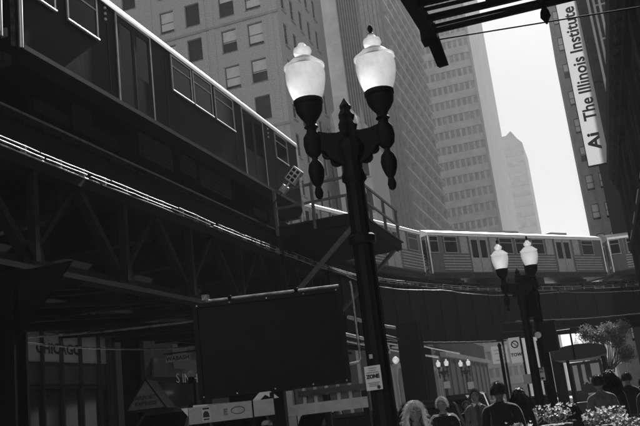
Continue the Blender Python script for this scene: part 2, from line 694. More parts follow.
zb_left = K(4.45)
gird(0.12, 28.4, 46.0, lambda s: zedge(s) - .02, zb_left)
gird(0.12, 46.2, S1, lambda s: zedge(s) - .02, K(5.45))
gird(3.3, 28.4, S1, K(6.6), K(5.3))
gird(7.0, 28.4, S1, K(6.9), K(5.2))
for off, zf, rr_, sa, sb in ((-.16, lambda s: 5.42 + .02 * math.sin(s * .8), .02, 47, 62), (-.3, lambda s: zedge(s) - .1 - .16 * abs(math.sin((s - 30) * .3)), .018, 30, 62), (-.16, lambda s: 4.43, .02, 29, 45)):
    b = MB()
    b.tube([P3(off, sa + (sb - sa) * i / 70, zf(sa + (sb - sa) * i / 70) + .03 * noise.noise(Vector((i * .5, rr_ * 900, 2)))) for i in range(71)], rr_, 8)
    b.build('cable', 'steel_galv', vd, True)  # the two tubes along the girder bottoms are added as flange highlights
for (x0, y0, z0_, x1, y1, z1_) in ((-18.5, 12, 5.1, -9.0, 21, 4.62), (-18, 20, 5.2, -9.3, 27, 4.5)):
    b = MB()
    b.tube([(x0 + (x1 - x0) * t_, y0 + (y1 - y0) * t_, z0_ + (z1_ - z0_) * t_ - .5 * math.sin(math.pi * t_)) for t_ in [i / 20 for i in range(21)]], .028, 8)
    b.build('cable', 'steel_galv', vd, True)
for (x0, y0, x1, y1, zz) in ((-7.8, 31, -8.1, 50, 4.36), (-9.4, 31, -9.8, 52, 4.4), (-8.5, 25.5, -8.7, 37, 4.4), (-7.2, 24.5, -7.1, 30, 4.5)):
    b = MB()
    b.tube([(x0, y0, zz), ((x0 + x1) / 2, (y0 + y1) / 2, zz - .05), (x1, y1, zz)], .06, 10)
    b.build('beam_streak_tube', 'steel_galv', vd, True)  # bright tubes added to mimic sunlit tops of the lower beams
# long lit tie beam below the curve
for off, z in ((.6, 4.95), (1.9, 4.9), (3.2, 4.85), (4.6, 4.85), (6.0, 4.85)):
    b = MB()
    b.beam(P3(off, 28, z), P3(off + 1.2, 42, z), .16, .14)
    b.build('lower_tie_beam', 'steel_grey', vd)
# portal beams carried by the columns and the columns themselves


def column(x, y, zt, wd=.5, braces=True, mat='steel_black'):
    c = MB()
    c.box(x - wd / 2, y - wd * .35, -.13, x + wd / 2, y - wd * .35 + .05, zt)
    c.box(x - wd / 2, y + wd * .35 - .05, -.13, x + wd / 2, y + wd * .35, zt)
    c.box(x - wd * .4, y - wd * .3, -.13, x - wd * .4 + .04, y + wd * .3, zt)
    c.box(x + wd * .4 - .04, y - wd * .3, -.13, x + wd * .4, y + wd * .3, zt)
    o = c.build('column', mat, vd)
    q = MB()
    q.box(x - wd * .75, y - wd * .7, -.13, x + wd * .75, y + wd * .7, .12)
    q.build('column_base', mat, o)
    if x != -9.2:
        return o
    q = MB()
    q.prism([(x - wd * .5, y - .02, zt - 1.1), (x - wd * .5, y - .02, zt), (x - wd * 2.6, y - .02, zt)], (0, .05, 0))
    q.prism([(x + wd * .5, y - .02, zt - 1.1), (x + wd * 2.6, y - .02, zt), (x + wd * .5, y - .02, zt)], (0, .05, 0))
    q.build('column_bracket', mat, o)
    return o


for (x, y, zt, wd) in ((-9.2, 11.3, 4.55, .5), (-15.9, 8.0, 5.15, .55), (-15.9, 26, 5.15, .55),
                       (-7.45, 34.0, 5.0, .95), (-15.2, 38, 5.1, .6), (-2.5, 48.9, 5.4, .6), (4.2, 54.3, 5.4, .6), (-10.5, 52, 5.1, .6), (-4, 61, 5.1, .6), (4, 66, 5.1, .6)):
    column(x, y, zt, wd)
# broad riveted pier behind the truss end
b = MB()
b.box(-11.4, 24.3, -.13, -9.9, 24.75, 6.6)
pr = b.build('pier', 'steel_grey', vd)
b = MB()
b.box(-9.86, 24.2, -.13, -9.35, 24.8, 6.6)
b.build('pier_flange', 'steel_grey', pr)
b = MB()
for zz in range(40):
    for xx in (-9.8, -9.41):
        b.box(xx - .02, 24.17, .1 + zz * .16, xx + .02, 24.21, .14 + zz * .16)
b.build('rivet', 'steel_grey', pr)

# signal platform on the right flank of the viaduct
pf = thing('signal_platform', 'railed steel platform with a diagonal brace on the viaduct flank behind the large lamp', 'platform', (-9, 24, 7.2), world=True)
PX0, PX1, PY0, PY1, PZ = -9.05, -6.3, 23.8, 29.6, 7.55
b = MB()
b.box(PX0, PY0, PZ - .28, PX1, PY0 + .12, PZ)
b.box(PX0, PY1 - .12, PZ - .28, PX1, PY1, PZ)
b.box(PX1 - .12, PY0 + .121, PZ - .28, PX1 - .003, PY1 - .121, PZ - .002)
b.box(PX0, PY0 + .13, PZ - .32, PX1 - .13, PY1 - .13, PZ - .2)
b.build('platform_frame', 'steel_black', pf)
plk = MB()
plk.box(0, 0, 0, PX1 - PX0 + .06, .17, .045)
plme = plk.mesh('deck_plank', 'timber')
y = PY0 - .03
while y < PY1:
    link('deck_plank', plme, pf, Vector((PX0, y, PZ + .003)) - Vector(pf.location))
    y += .2
posts = [(PX0 + .08, PY0), (PX0 + 1.35, PY0), (PX1 - .05, PY0), (PX1 - .05, PY0 + 1.9), (PX1 - .05, PY0 + 3.8), (PX1 - .05, PY1 - .1)]
for (x, y) in posts:
    b = MB()
    b.box(x - .045, y - .045, PZ - .25, x + .045, y + .045, PZ + 1.27)
    b.build('railing_post', 'steel_pale', pf)
for z in (PZ + .62, PZ + 1.2):
    b = MB()
    b.beam((PX0 + .08, PY0 - .05, z), (PX1 - .05, PY0 - .05, z), .05, .08)
    b.build('handrail', 'steel_pale', pf)
    b = MB()
    b.beam((PX1 + .01, PY0, z - .004), (PX1 + .01, PY1 - .1, z - .004), .05, .08)
    b.build('handrail', 'steel_pale', pf)
b = MB()
b.beam((-8.95, 24.0, 5.2), (PX1 - .2, 24.0, PZ - .3), .1, .2, (0, 1, 0))
b.build('diagonal_brace', 'steel_pale', pf)
b = MB()
b.beam((-8.95, 29.2, 5.2), (PX1 - .2, 29.2, PZ - .3), .1, .2, (0, 1, 0))
b.build('diagonal_brace', 'steel_pale', pf)
b = MB()
b.beam((PX0 + .1, PY0 + .06, 5.0), (PX0 + .1, PY0 + .06, PZ - .29), .14, .14)
b.build('hanger', 'steel_grey', pf)

# tilted signal lamp pair on the platform corner
sg = thing('track_signal', 'tilted square track signal with grille on the platform corner', 'signal', (-8.45, 23.7, 8.75), world=True)
sc_ = Vector((-8.15, 23.62, 9.1))
ax = Vector((.72, 0, .7)).normalized()
ay = Vector((-.7, 0, .72)).normalized()


def obox(mb, c, ex, ey, ez, a, b_, d):
    ex, ey, ez = Vector(ex) * a / 2, Vector(ey) * b_ / 2, Vector(ez) * d / 2
    vsx = [c + ex * i + ey * j + ez * k for k in (-1, 1) for (i, j) in ((-1, -1), (1, -1), (1, 1), (-1, 1))]
    mb.raw(vsx, [(0, 3, 2, 1), (4, 5, 6, 7), (0, 1, 5, 4), (1, 2, 6, 5), (2, 3, 7, 6), (3, 0, 4, 7)])


nz = Vector((0, 1, 0))
b = MB()
obox(b, sc_, ax, ay, nz, .5, .36, .2)
hs = b.build('signal_head', 'steel_galv', sg)
for i in range(3):
    for j in (-1, 1):
        b = MB()
        obox(b, sc_ + ax * (i - 1) * .145 + ay * j * .08 - nz * .102, ax, ay, nz, .1, .11, .02)
        b.build('lens', 'glass_dark', hs)
b = MB()
b.tube([sc_ - ax * .28, sc_ - ax * .42], .05, 8)
b.build('neck', 'steel_galv', sg)
b = MB()
obox(b, sc_ - ax * .54, ax, ay, nz, .24, .22, .16)
b.build('junction_box', 'steel_galv', sg)
b = MB()
b.tube([sc_ - ax * .66, sc_ - ax * 1.25], .02, 6)
b.build('cable', 'steel_grey', sg)
b = MB()
b.beam((-7.98, 23.66, 7.6), (-7.98, 23.66, 9.0), .06, .06)
b.build('bracket', 'steel_galv', sg)


# ------------------------------------------------------------------ trains
def train_car(name, label, group, p0, heading, length, feats, fluted=False, zb=8.6, ads=None):
    """p0: near-side end (world xy); heading from +y to the right; local x runs along the car, local y points to the far side"""
    root = thing(name, label, 'train car', (p0[0], p0[1], 7.64), math.pi / 2 - heading, group)
    WD = 2.72
    z0 = zb - 7.64
    zr = 11.3 - 7.64
    L = length
    prof = [(0.12, z0), (0.0, z0 + .22), (0.0, zr - .12), (WD, zr - .12), (WD, z0 + .22), (WD - .12, z0)]
    b = MB()
    b.prism([(0, y, z) for (y, z) in prof], (L, 0, 0))
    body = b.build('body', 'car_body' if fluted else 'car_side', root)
    arc = [(.16 - .2 * math.cos(R(q)), zr - .1 + .2 * math.sin(R(q))) for q in range(0, 66, 11)]
    half = [(-.04, zr - .17)] + arc + [(.45, zr + .24), (.95, zr + .34)]
    rp = half + [(WD - y, z) for (y, z) in reversed(half)]
    b = MB()
    b.prism([(-.03, y, z) for (y, z) in rp], (L + .06, 0, 0))
    rf = b.build('roof', 'car_roof', root, True)
    for xx in (L * .2, L * .5, L * .8):
        b = MB()
        b.box(xx - .8, WD / 2 - .5, zr + .35, xx + .8, WD / 2 + .5, zr + .52)
        b.build('roof_vent', 'car_panel', rf)
    if not fluted:
        for xs_ in (3.0, 5.6, 9.7, 12.9):
            b = MB()
            b.box(xs_ - .012, -.008, z0 + .36, xs_ + .012, 0, zr - .2)
            b.build('body_seam', 'car_rubber', root)
    for s in (0, 1):
        def Y(d):
            return -d if s == 0 else WD + d
        sk = MB()
        sk.box(.05, min(Y(.0), Y(.045)), z0 + .23, L - .05, max(Y(.0), Y(.045)), z0 + .33)
        sk.build('sill_strip', 'car_skirt', root)
        for (kind, a, c, zlo, zhi) in feats:
            if kind == 'window':
                b = MB()
                t = .05
                for (x0, x1, q0, q1) in ((a - t, c + t, zlo - t, zlo), (a - t, c + t, zhi, zhi + t), (a - t, a, zlo, zhi), (c, c + t, zlo, zhi)):
                    b.box(x0, min(Y(0), Y(.035)), q0, x1, max(Y(0), Y(.035)), q1)
                zs = zlo + (zhi - zlo) * .72
                b.box(a, min(Y(0), Y(.028)), zs - .02, c, max(Y(0), Y(.028)), zs + .02)
                wo = b.build('window', 'car_panel', root)
                b = MB()
                b.box(a, min(Y(0), Y(.012)), zlo, c, max(Y(0), Y(.012)), zs - .02)
                b.build('pane', 'glass_dark', wo)
                b = MB()
                b.tube([(a - t, Y(.04), zs * 0 + zlo - .03), (c + t, Y(.04), zlo - .03)], .022, 8)
                b.build('sill_glint_trim', 'car_roof', wo, True)  # bright metal tube added so the window's lower edge glints
                b = MB()
                b.box(a, min(Y(0), Y(.018)), zs + .02, c, max(Y(0), Y(.018)), zhi)
                b.build('pane', 'glass_dark', wo)
            elif kind == 'door':
                mid = (a + c) / 2
                fr = MB()
                fr.box(a - .06, min(Y(0), Y(.03)), zlo, a, max(Y(0), Y(.03)), zhi + .06)
                fr.box(c, min(Y(0), Y(.03)), zlo, c + .06, max(Y(0), Y(.03)), zhi + .06)
                fr.box(a, min(Y(0), Y(.03)), zhi, c, max(Y(0), Y(.03)), zhi + .06)
                fr.build('door_frame', 'car_panel', root)
                for (x0, x1) in ((a, mid - .012), (mid + .012, c)):
                    b = MB()
                    ins = .1
                    wz0, wz1 = zlo + (zhi - zlo) * .42, zhi - .16
                    for (q0, q1, r0_, r1_) in ((x0, x1, zlo, wz0), (x0, x1, wz1, zhi), (x0, x0 + ins, wz0, wz1), (x1 - ins, x1, wz0, wz1)):
                        b.box(q0, min(Y(0), Y(.02)), r0_, q1, max(Y(0), Y(.02)), r1_)
                    d = b.build('door_leaf', 'car_side' if not fluted else 'car_panel', root)
                    b = MB()
                    b.box(x0 + ins, min(Y(0), Y(.01)), wz0, x1 - ins, max(Y(0), Y(.01)), wz1)
                    b.build('pane', 'glass_dark', d)
                b = MB()
                b.box(mid - .012, min(Y(0), Y(.024)), zlo, mid + .012, max(Y(0), Y(.024)), zhi)
                b.build('door_seal', 'car_rubber', root)
            elif kind == 'panel':
                b = MB()
                b.box(a, min(Y(0), Y(.012)), zlo, c, max(Y(0), Y(.012)), zhi)
                b.build('side_panel', 'car_panel', root)
            elif kind == 'flute':
                n = 6
                for i in range(n):
                    z = zlo + (zhi - zlo) * (i + .5) / n
                    hh = (zhi - zlo) / n * .3
                    b = MB()
                    b.prism([(a, Y(0), z - hh), (a, Y(.03), z - hh * .4), (a, Y(.03), z + hh * .4), (a, Y(0), z + hh)], (c - a, 0, 0))
                    b.build('flute', 'car_fluted', root)
            elif kind == 'lamp':
                for dz in (0, .14, .28):
                    b = MB()
                    b.lathe([(.035, 0), (.035, .03), (.02, .04)], n=8)
                    me = b.mesh('marker_light', 'lamp_lens')
                    me.transform(Matrix.Translation((a, Y(0), zlo + dz)) @ Matrix.Rotation(R(90 if s == 0 else -90), 4, 'X'))
                    link('marker_light', me, root)
    # ends: door, windows, headlights, anticlimber
    for e in (0, 1):
        xe = L if e else 0
        sg_ = 1 if e else -1

        def XB(mb, y0, z0_, y1, z1_, d0, d1):
            xa, xb = xe + sg_ * d0, xe + sg_ * d1
            mb.box(min(xa, xb), y0, z0_, max(xa, xb), y1, z1_)
        b = MB()
        XB(b, WD / 2 - .42, z0 + .3, WD / 2 + .42, zr - .35, 0, .03)
        d = b.build('end_door', 'car_panel', root)
        b = MB()
        XB(b, WD / 2 - .28, z0 + 1.2, WD / 2 + .28, zr - .5, .0, .036)
        b.build('pane', 'glass_dark', d)
        for yy in (.42, WD - .42):
            b = MB()
            XB(b, yy - .3, z0 + 1.2, yy + .3, zr - .4, 0, .03)
            b.build('end_window', 'glass_dark', root)
            b = MB()
            XB(b, yy - .14, z0 + .55, yy + .14, z0 + .72, 0, .05)
            b.build('headlight', 'lamp_lens', root)
        b = MB()
        XB(b, .2, z0 - .05, WD - .2, z0 + .14, 0, .22)
        b.build('anticlimber', 'car_skirt', root)
        for yy in (.0, WD):
            b = MB()
            b.tube([(xe - sg_ * .02, yy, z0 + .25), (xe - sg_ * .02, yy, zr - .2), (xe - sg_ * .06, yy + (.08 if yy == 0 else -.08), zr - .04)], .045, 10)
            b.build('corner_glint_post', 'car_roof', root, True)  # bright tube added to give the car end a lit edge
        for yy in (.14, WD - .14):
            b = MB()
            XB(b, yy - .03, z0 + .3, yy + .03, zr - .2, .0, .06)
            b.build('grab_bar', 'steel_galv', root)
    # underfloor boxes and trucks
    for (a, c, y0, y1, dz) in ((4.4, 6.0, .2, 1.0, .62), (6.4, 7.3, .2, .9, .5), (7.6, 9.6, .25, 1.1, .6), (5, 9, 1.5, 2.5, .55)):
        b = MB()
        b.box(a, y0, z0 - dz, c, y1, z0 - .01)
        ub = b.build('equipment_box', 'steel_grey', root)
        b = MB()
        for i in range(4):
            b.box(a + .1, y0 - .02, z0 - dz + .08 + i * .12, c - .1, y0, z0 - dz + .12 + i * .12)
        b.build('vent_slat', 'steel_grey', ub)
    for xt in (2.3, L - 2.3):
        b = MB()
        for yy in (.45, WD - .45):
            b.box(xt - 1.5, yy - .09, .32, xt + 1.5, yy + .09, .58)
            b.box(xt - .35, yy - .16, .25, xt + .35, yy + .16, z0 - .1)
        b.box(xt - .25, .45, .4, xt + .25, WD - .45, z0 - .02)
        tk = b.build('truck', 'steel_black', root)
        for xw in (xt - .95, xt + .95):
            for yy in (WD / 2 - .72, WD / 2 + .72):
                b = MB()
                b.lathe([(.37, -.06), (.37, .05), (.3, .06), (.1, .05)], n=20)
                me = b.mesh('wheel', 'steel_black')
                me.transform(Matrix.Translation((xw, yy, .375)) @ Matrix.Rotation(R(90), 4, 'X'))
                link('wheel', me, tk)
    return root


zl, zh = 10.12 - 7.64, 11.05 - 7.64
dl, dh = 8.9 - 7.64, 11.08 - 7.64


def near_feats(y0):
    f = [('window', 12.0 - y0, 12.72 - y0, zl, zh), ('window', 13.2 - y0, 14.22 - y0, zl, zh), ('lamp', 14.6 - y0, 0, 10.75 - 7.64, 0),
         ('door', 15.05 - y0, 16.5 - y0, dl, dh), ('window', 17.6 - y0, 18.62 - y0, zl, zh), ('window', 18.8 - y0, 19.85 - y0, zl, zh),
         ('window', 20.1 - y0, 21.3 - y0, zl, zh), ('door', 22.0 - y0, 23.6 - y0, dl, dh), ('lamp', 24.1 - y0, 0, 10.75 - 7.64, 0),
         ('window', 24.7 - y0, 25.75 - y0, zl + .08, zh)]
    return f


GN = 'train cars on the near track'
train_car('train_car', 'dark metal train car close overhead at upper left, its end beside the signal platform', GN, (-9.08, 11.68), 0, 15.2, near_feats(11.68))
train_car('train_car', 'train car end cut off by the left edge of the picture', GN, (-9.08, -3.6), 0, 14.75, near_feats(11.68))
ff = [('window', .1, .7, zl, zh), ('panel', 1.0, 1.02, zl, zh), ('window', 1.25, 2.2, zl, zh), ('flute', 1.0, 3.15, dl + .1, zl - .12), ('panel', 2.5, 3.1, zl - .05, zh + .05), ('lamp', 2.8, 0, zl + .2, 0),
      ('door', 3.3, 4.75, dl, dh), ('flute', 5.0, 10.7, dl + .1, zl - .12), ('panel', 5.0, 5.6, zl - .05, zh + .05), ('window', 5.85, 6.9, zl, zh), ('window', 7.25, 8.3, zl, zh), ('window', 8.75, 9.8, zl, zh),
      ('lamp', 10.3, 0, zl + .2, 0), ('panel', 10.05, 10.7, zl - .05, zh + .05), ('door', 10.95, 12.4, dl, dh), ('flute', 12.65, 15.4, dl + .1, zl - .12), ('panel', 12.7, 13.3, zl - .05, zh + .05), ('window', 13.6, 14.7, zl, zh)]
GF = 'train cars on the curve'
train_car('train_car', 'fluted silver train car side-on behind the two small lamp globes', GF, (-8.34, 46.55), math.atan2(9.74, 12.55), 15.75, ff, True)
h1 = math.atan2(3.1, 11.3)
fl = 15.2
train_car('train_car', 'train car turning away behind the platform railing and the large lamp post', GF, (-8.42 - fl * math.sin(h1) - .25, 46.4 - fl * math.cos(h1) - .3), h1, fl, ff, True)
train_car('train_car', 'train car at far right of the curve, cut off by the dark wall', GF, (1.75, 59.25), R(76), 15.2, ff, True)


# ------------------------------------------------------------------ buildings
def sash_window(name, w_, h_, bar=.09, mat='shop_frame', blind=0.0, cross=False):
    """prototype window (frame mesh data + pane meshes) facing -y, origin at lower left"""
    b = MB()
    b.box(0, -.06, 0, bar, .03, h_)
    b.box(w_ - bar, -.06, 0, w_, .03, h_)
    b.box(bar, -.06, 0, w_ - bar, .03, bar)
    b.box(bar, -.06, h_ - bar, w_ - bar, .03, h_)
    b.box(bar, -.055, h_ * .5 - bar * .5, w_ - bar, .025, h_ * .5 + bar * .5)
    if cross:
        b.box(w_ / 2 - .03, -.05, bar, w_ / 2 + .03, .02, h_ - bar)
    fr = b.mesh('window', mat)
    b = MB()
    b.box(bar, -.02, bar, w_ - bar, .0, h_ * .5 - bar * .5)
    p1 = b.mesh('pane', 'glass_bldg')
    b = MB()
    b.box(bar, -.03, h_ * .5 + bar * .5, w_ - bar, -.01, h_ - bar)
    p2 = b.mesh('pane', 'glass_bldg')
    sl_ = MB()
    sl_.box(-.12, -.4, -.16, w_ + .12, .02, -.002)
    sill = sl_.mesh('sill', 'stone_mid')
    bl = []
    for k in (.3, .55, .85):
        b = MB()
        b.box(bar, -.036, h_ * (1 - k) + .02, w_ - bar, -.031, h_ - bar)
        bl.append(b.mesh('blind', 'blind'))
    return fr, p1, p2, sill, bl


def place_window(proto, parent, loc, rz, blind=-1):
    fr, p1, p2, sill, bl = proto
    base = Vector(parent.location) if parent.get('_world') else Vector((0, 0, 0))
    o = link('window', fr, parent, Vector(loc) - base, rz)
    link('pane', p1, o)
    link('pane', p2, o)
    link('sill', sill, o)
    if blind >= 0:
        link('blind', bl[blind], o)
    return o


rb = random.Random(3)
# brick office block, left
b1 = thing('brick_office_block', 'grey brick office block with sash windows rising behind the near train', 'building', (-42, 95, -.13), world=True)
HB = 62.0
WINW, WINH = 2.0, 2.95
tops = [48.7 + 4.78 * k for k in range(-9, 3)]
cols = [-55.6, -53.2, -49.4, -47.0 + .0, -45.0, -41.4, -36.75, -33.25]
cols = [-54.0, -50.3, -45.0, -41.4, -36.75, -33.25]
op = [(c + 58, t - WINH, c + 58 + WINW, t) for c in cols for t in tops]
b = MB()
facade(b, (-58, 85, 0), (1, 0, 0), 28.8, HB, op, .5)
side_y = [86.8 + 3.35 * k for k in range(5)]
ops = [(y - 85, t - WINH, y - 85 + 1.35, t) for y in side_y for t in tops]
facade(b, (-29.2, 85, 0), (0, 1, 0), 20, HB, ops, .3)
b.face([(-58, 85, HB), (-29.2, 85, HB), (-29.2, 105, HB), (-58, 105, HB)])
b.face([(-58, 105, 0), (-58, 105, HB), (-29.2, 105, HB), (-29.2, 105, 0)])
b.face([(-58, 85, 0), (-58, 85, HB), (-58, 105, HB), (-58, 105, 0)])
b.build('wall', 'brick_grey', b1)
pw = sash_window('w', WINW, WINH)
ps = sash_window('w', 1.35, WINH)
for c in cols:
    for t in tops:
        if t > 22:
            q = rb.random()
            place_window(pw, b1, (c, 85.4, t - WINH), 0, rb.choice((1, 2, 2, 0)) if q < .68 else -1)  # bright blinds also stand in for reflections in the panes
for y in side_y:
    for t in tops:
        if t > 22:
            place_window(ps, b1, (-29.44, y, t - WINH), math.pi / 2, 0 if rb.random() < .2 else -1)
# shallow recessed brick piers and string courses
for x in (-37.9, -30.2, -46.4, -39.0):
    b = MB()
    b.box(x - .35, 84.9, 0, x + .35, 84.995, HB - 1)
    b.build('pier', 'brick_grey', b1)
for t in tops[::3]:
    b = MB()
    b.box(-58.05, 84.8, t + .55, -29.05, 84.996, t + .85)
    b.build('string_course', 'stone_mid', b1)

# spandrel ornaments under windows at left
# plain tall tower behind
t2 = thing('plain_concrete_tower', 'tall plain grey tower behind the lamp globes', 'building', (-29.5, 118, -.13), world=True)
b = MB()
b.box(-34, 114, -.13, -27.3, 128, 78)
b.build('wall', 'concrete', t2)
for i in range(16):
    b = MB()
    b.box(-34.05, 113.93, 10 + i * 4.3, -27.25, 113.995, 10.3 + i * 4.3)
    b.build('floor_band', 'concrete', t2)

# pale gabled building
gb = thing('gabled_stone_building', 'pale stone building with a pointed gable and arched windows behind the lamp arms', 'building', (-26, 100, -.13), world=True)
b = MB()
b.prism([(-28.6, 96, -.13), (-24.3, 96, -.13), (-24.3, 96, 35.2), (-25.0, 96, 36.4), (-25.4, 96, 38.4), (-26.1, 96, 39.8), (-27.4, 96, 40.1), (-28.6, 96, 39.0)], (0, 9, 0))
b.build('wall', 'tower_light', gb)
for zz in (12, 16.5, 21, 25.5, 30):
    for xx in (-28.0, -26.6, -25.3):
        b = MB()
        pts = [(xx, 95.99, zz), (xx + .8, 95.99, zz), (xx + .8, 95.99, zz + 2.2)] + [(xx + .4 + .4 * math.cos(a), 95.99, zz + 2.2 + .4 * math.sin(a)) for a in [R(30 * k) for k in range(1, 6)]] + [(xx, 95.99, zz + 2.2)]
        b.prism(pts, (0, -.05, 0))
        wo = b.build('arched_window', 'glass_bldg', gb)
        s_ = MB()
        s_.box(xx - .1, 95.75, zz - .2, xx + .9, 95.985, zz - .01)
        s_.build('sill', 'stone_light', wo)
for (xx, zz, rr) in ((-26.4, 36.4, .75), (-24.9, 33.2, .5), (-26.4, 33.4, .55)):
    b = MB()
    b.prism([(xx + rr * .7 * math.cos(a), 95.99, zz + rr * 1.3 * math.sin(a)) for a in [R(20 * k) for k in range(18)]], (0, -.06, 0))
    b.build('oval_window', 'stone_mid', gb)
for xx in (-28.5, -24.5):
    b = MB()
    b.lathe([(.25, 34), (.25, 37), (.35, 37.1), (.05, 39.4)], (xx, 95.8, 0), 8)
    b.build('pinnacle', 'stone_light', gb)

gb.location.x += 1.3

# finned tower
t3 = thing('finned_stone_tower', 'pale tower with close vertical stone fins beside the right lamp globe', 'building', (-26, 115, -.13), world=True)
b = MB()
b.box(-27.2, 106, -.13, -24.25, 124.5, 86)
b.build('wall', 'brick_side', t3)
for i in range(9):
    b = MB()
    x = -27.1 + i * .36
    b.box(x - .07, 105.75, 8, x + .07, 105.995, 85)
    b.build('fin', 'stone_mid', t3)
for i in range(24):
    b = MB()
    y = 106.1 + i * .79
    b.box(-24.245, y - .16, 8, -23.9 - (.25 if i % 4 == 0 else 0), y + .16, 85)
    b.build('fin', 'stone_mid', t3)
for i in range(18):
    b = MB()
    b.box(-24.248, 106, 9 + i * 4.2, -24.12, 124.4, 10.4 + i * 4.2)
    b.build('spandrel', 'stone_mid', t3)

# tower with projecting ledges and fins
t4 = thing('ledged_apartment_tower', 'apartment tower gridded by pale projecting ledges and fins, right of the right lamp globe', 'building', (-28, 143, -.13), world=True)
b = MB()
b.box(-34, 124.6, -.13, -25.2, 160, 92)
b.build('wall', 'bay_glass', t4)
r4 = random.Random(21)
for fl_ in range(28):
    z = 9 + fl_ * 2.95
    b = MB()
    b.prism([(-25.195, 124.6, z), (-23.75, 124.6, z + .05), (-23.75, 161.4, z + .05), (-24.4, 161.4, z), (-25.195, 160.2, z)], (0, 0, .3))
    b.build('ledge', 'tower_pale', t4)
    for k in range(8):
        y0 = 125.1 + k * 4.4
        q = r4.random()
        if q < .75:
            b = MB()
            b.box(-25.19, y0 + .5 + q, z + .5, -25.1, y0 + 2.6 + q, z + 2.6)
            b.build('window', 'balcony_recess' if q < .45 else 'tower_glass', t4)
for k in range(9):
    y0 = 124.7 + k * 4.4
    b = MB()
    b.prism([(-25.194, y0, 8), (-24.1, y0 + .12, 8), (-24.1, y0 + .3, 8), (-25.194, y0 + .42, 8)], (0, 0, 84))
    b.build('fin', 'tower_pale', t4)

# dark banded tower with pale flank
t5 = thing('banded_tower', 'tall hazy office tower with dark banded front and pale flank', 'building', (-30, 220, -.13), world=True)
b = MB()
b.box(-52, 200, -.13, -17.9, 255, 128)
b.build('core', 'tower_glass', t5)
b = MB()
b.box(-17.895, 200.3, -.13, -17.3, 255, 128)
b.build('flank_wall', 'tower_light', t5)  # sun on the flank is put into its paler colour
for i in range(31):
    b = MB()
    b.box(-52, 199.5, 4 + i * 4.0, -18.0, 199.995, 5.9 + i * 4.0)
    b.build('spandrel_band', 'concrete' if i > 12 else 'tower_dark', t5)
    b = MB()
    for k in range(24):
        b.box(-52 + k * 1.42, 199.75, 5.92 + i * 4, -51.45 + k * 1.42, 199.99, 7.98 + i * 4)
    b.build('mullion', 'tower_dark', t5)['kind'] = 'stuff'

# pointed hazy tower
t6 = thing('gable_topped_tower', 'faint hazy tower with a small pointed top at right of the towers', 'building', (-20, 330, -.13), world=True)
b = MB()
b.prism([(-30, 320, -.13), (-14.5, 320, -.13), (-14.5, 320, 97), (-16.2, 320, 99.2), (-18.1, 320, 102.6), (-20.2, 320, 101), (-30, 320, 101)], (0, 25, 0))
b.build('wall', 'tower_light', t6)
for i in range(22):
    b = MB()
    b.box(-30, 319.7, 6 + i * 4.1, -14.7, 319.99, 7.8 + i * 4.1)
    b.build('window_band', 'tower_dark', t6)
t7 = thing('stepped_far_tower', 'small stepped pale tower far down the street above the train roof', 'building', (-6, 390, -.13), world=True)
b = MB()
b.box(.5, 385, -.13, 12, 400, 61)
b.box(2.5, 386, 61, 10, 399, 67)
b.build('wall', 'tower_light', t7)
for i in range(12):
    b = MB()
    b.box(.7, 384.8, 5 + i * 4.6, 11.8, 384.99, 7 + i * 4.6)
    b.build('window_band', 'tower_dark', t7)

# street wall on the right beyond the crossing: a farther block and the corner building that carries the sign
ca = thing('far_window_block', 'pale block with a strip of small windows, farther down right of the open sky', 'building', (12, 165, -.13), world=True)
HA = 74
cw = [(.7 + 2.3 * j, 8 + 5.4 * k, 2.0 + 2.3 * j, 10.9 + 5.4 * k) for k in range(12) for j in range(3)]
b = MB()
facade(b, (2.15, 150, 0), (1, 0, 0), 16, HA, cw, .35)
b.face([(2.15, 150, 0), (2.15, 150, HA), (2.15, 185, HA), (2.15, 185, 0)])
b.face([(18.15, 150, 0), (18.15, 185, 0), (18.15, 185, HA), (18.15, 150, HA)])
b.face([(2.15, 150, HA), (18.15, 150, HA), (18.15, 185, HA), (2.15, 185, HA)])
b.build('wall', 'stone_mid', ca)
pa = sash_window('w', 1.3, 2.9, .1)
for q in cw:
    place_window(pa, ca, (2.15 + q[0], 150.3, q[1]), 0, rb.choice((2, 1, 2)) if rb.random() < .8 else -1)
cb = thing('corner_stone_building', 'stone corner building that carries the tall vertical sign', 'building', (12, 105, -.13), world=True)
HC = 58
cw = [(1.6 + 3.4 * j, 6 + 4 * k, 3.2 + 3.4 * j, 8.6 + 4 * k) for k in range(12) for j in range(4)]
b = MB()
facade(b, (4.7, 89.4, 0), (1, 0, 0), 16, HC, cw, .25)
b.face([(4.7, 89.4, 0), (4.7, 89.4, HC), (4.7, 128, HC), (4.7, 128, 0)])
b.face([(20.7, 89.4, 0), (20.7, 128, 0), (20.7, 128, HC), (20.7, 89.4, HC)])
b.face([(4.7, 89.4, HC), (20.7, 89.4, HC), (20.7, 128, HC), (4.7, 128, HC)])
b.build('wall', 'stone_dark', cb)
pb_ = sash_window('w', 1.6, 2.6, .08)
for q in cw:
    place_window(pb_, cb, (4.7 + q[0], 89.6, q[1]), 0, rb.choice((2, 1, 2)) if rb.random() < .4 else -1)
for x, mt, d in ((5.65, 'stone_light', .35), (6.2, 'stone_mid', .5), (6.8, 'stone_light', .3)):
    b = MB()
    b.box(x - .12, 89.4 - d, 3, x + .12, 89.396, HC)
    b.build('pilaster', mt, cb)  # pale colour stands in for light on the wall edges

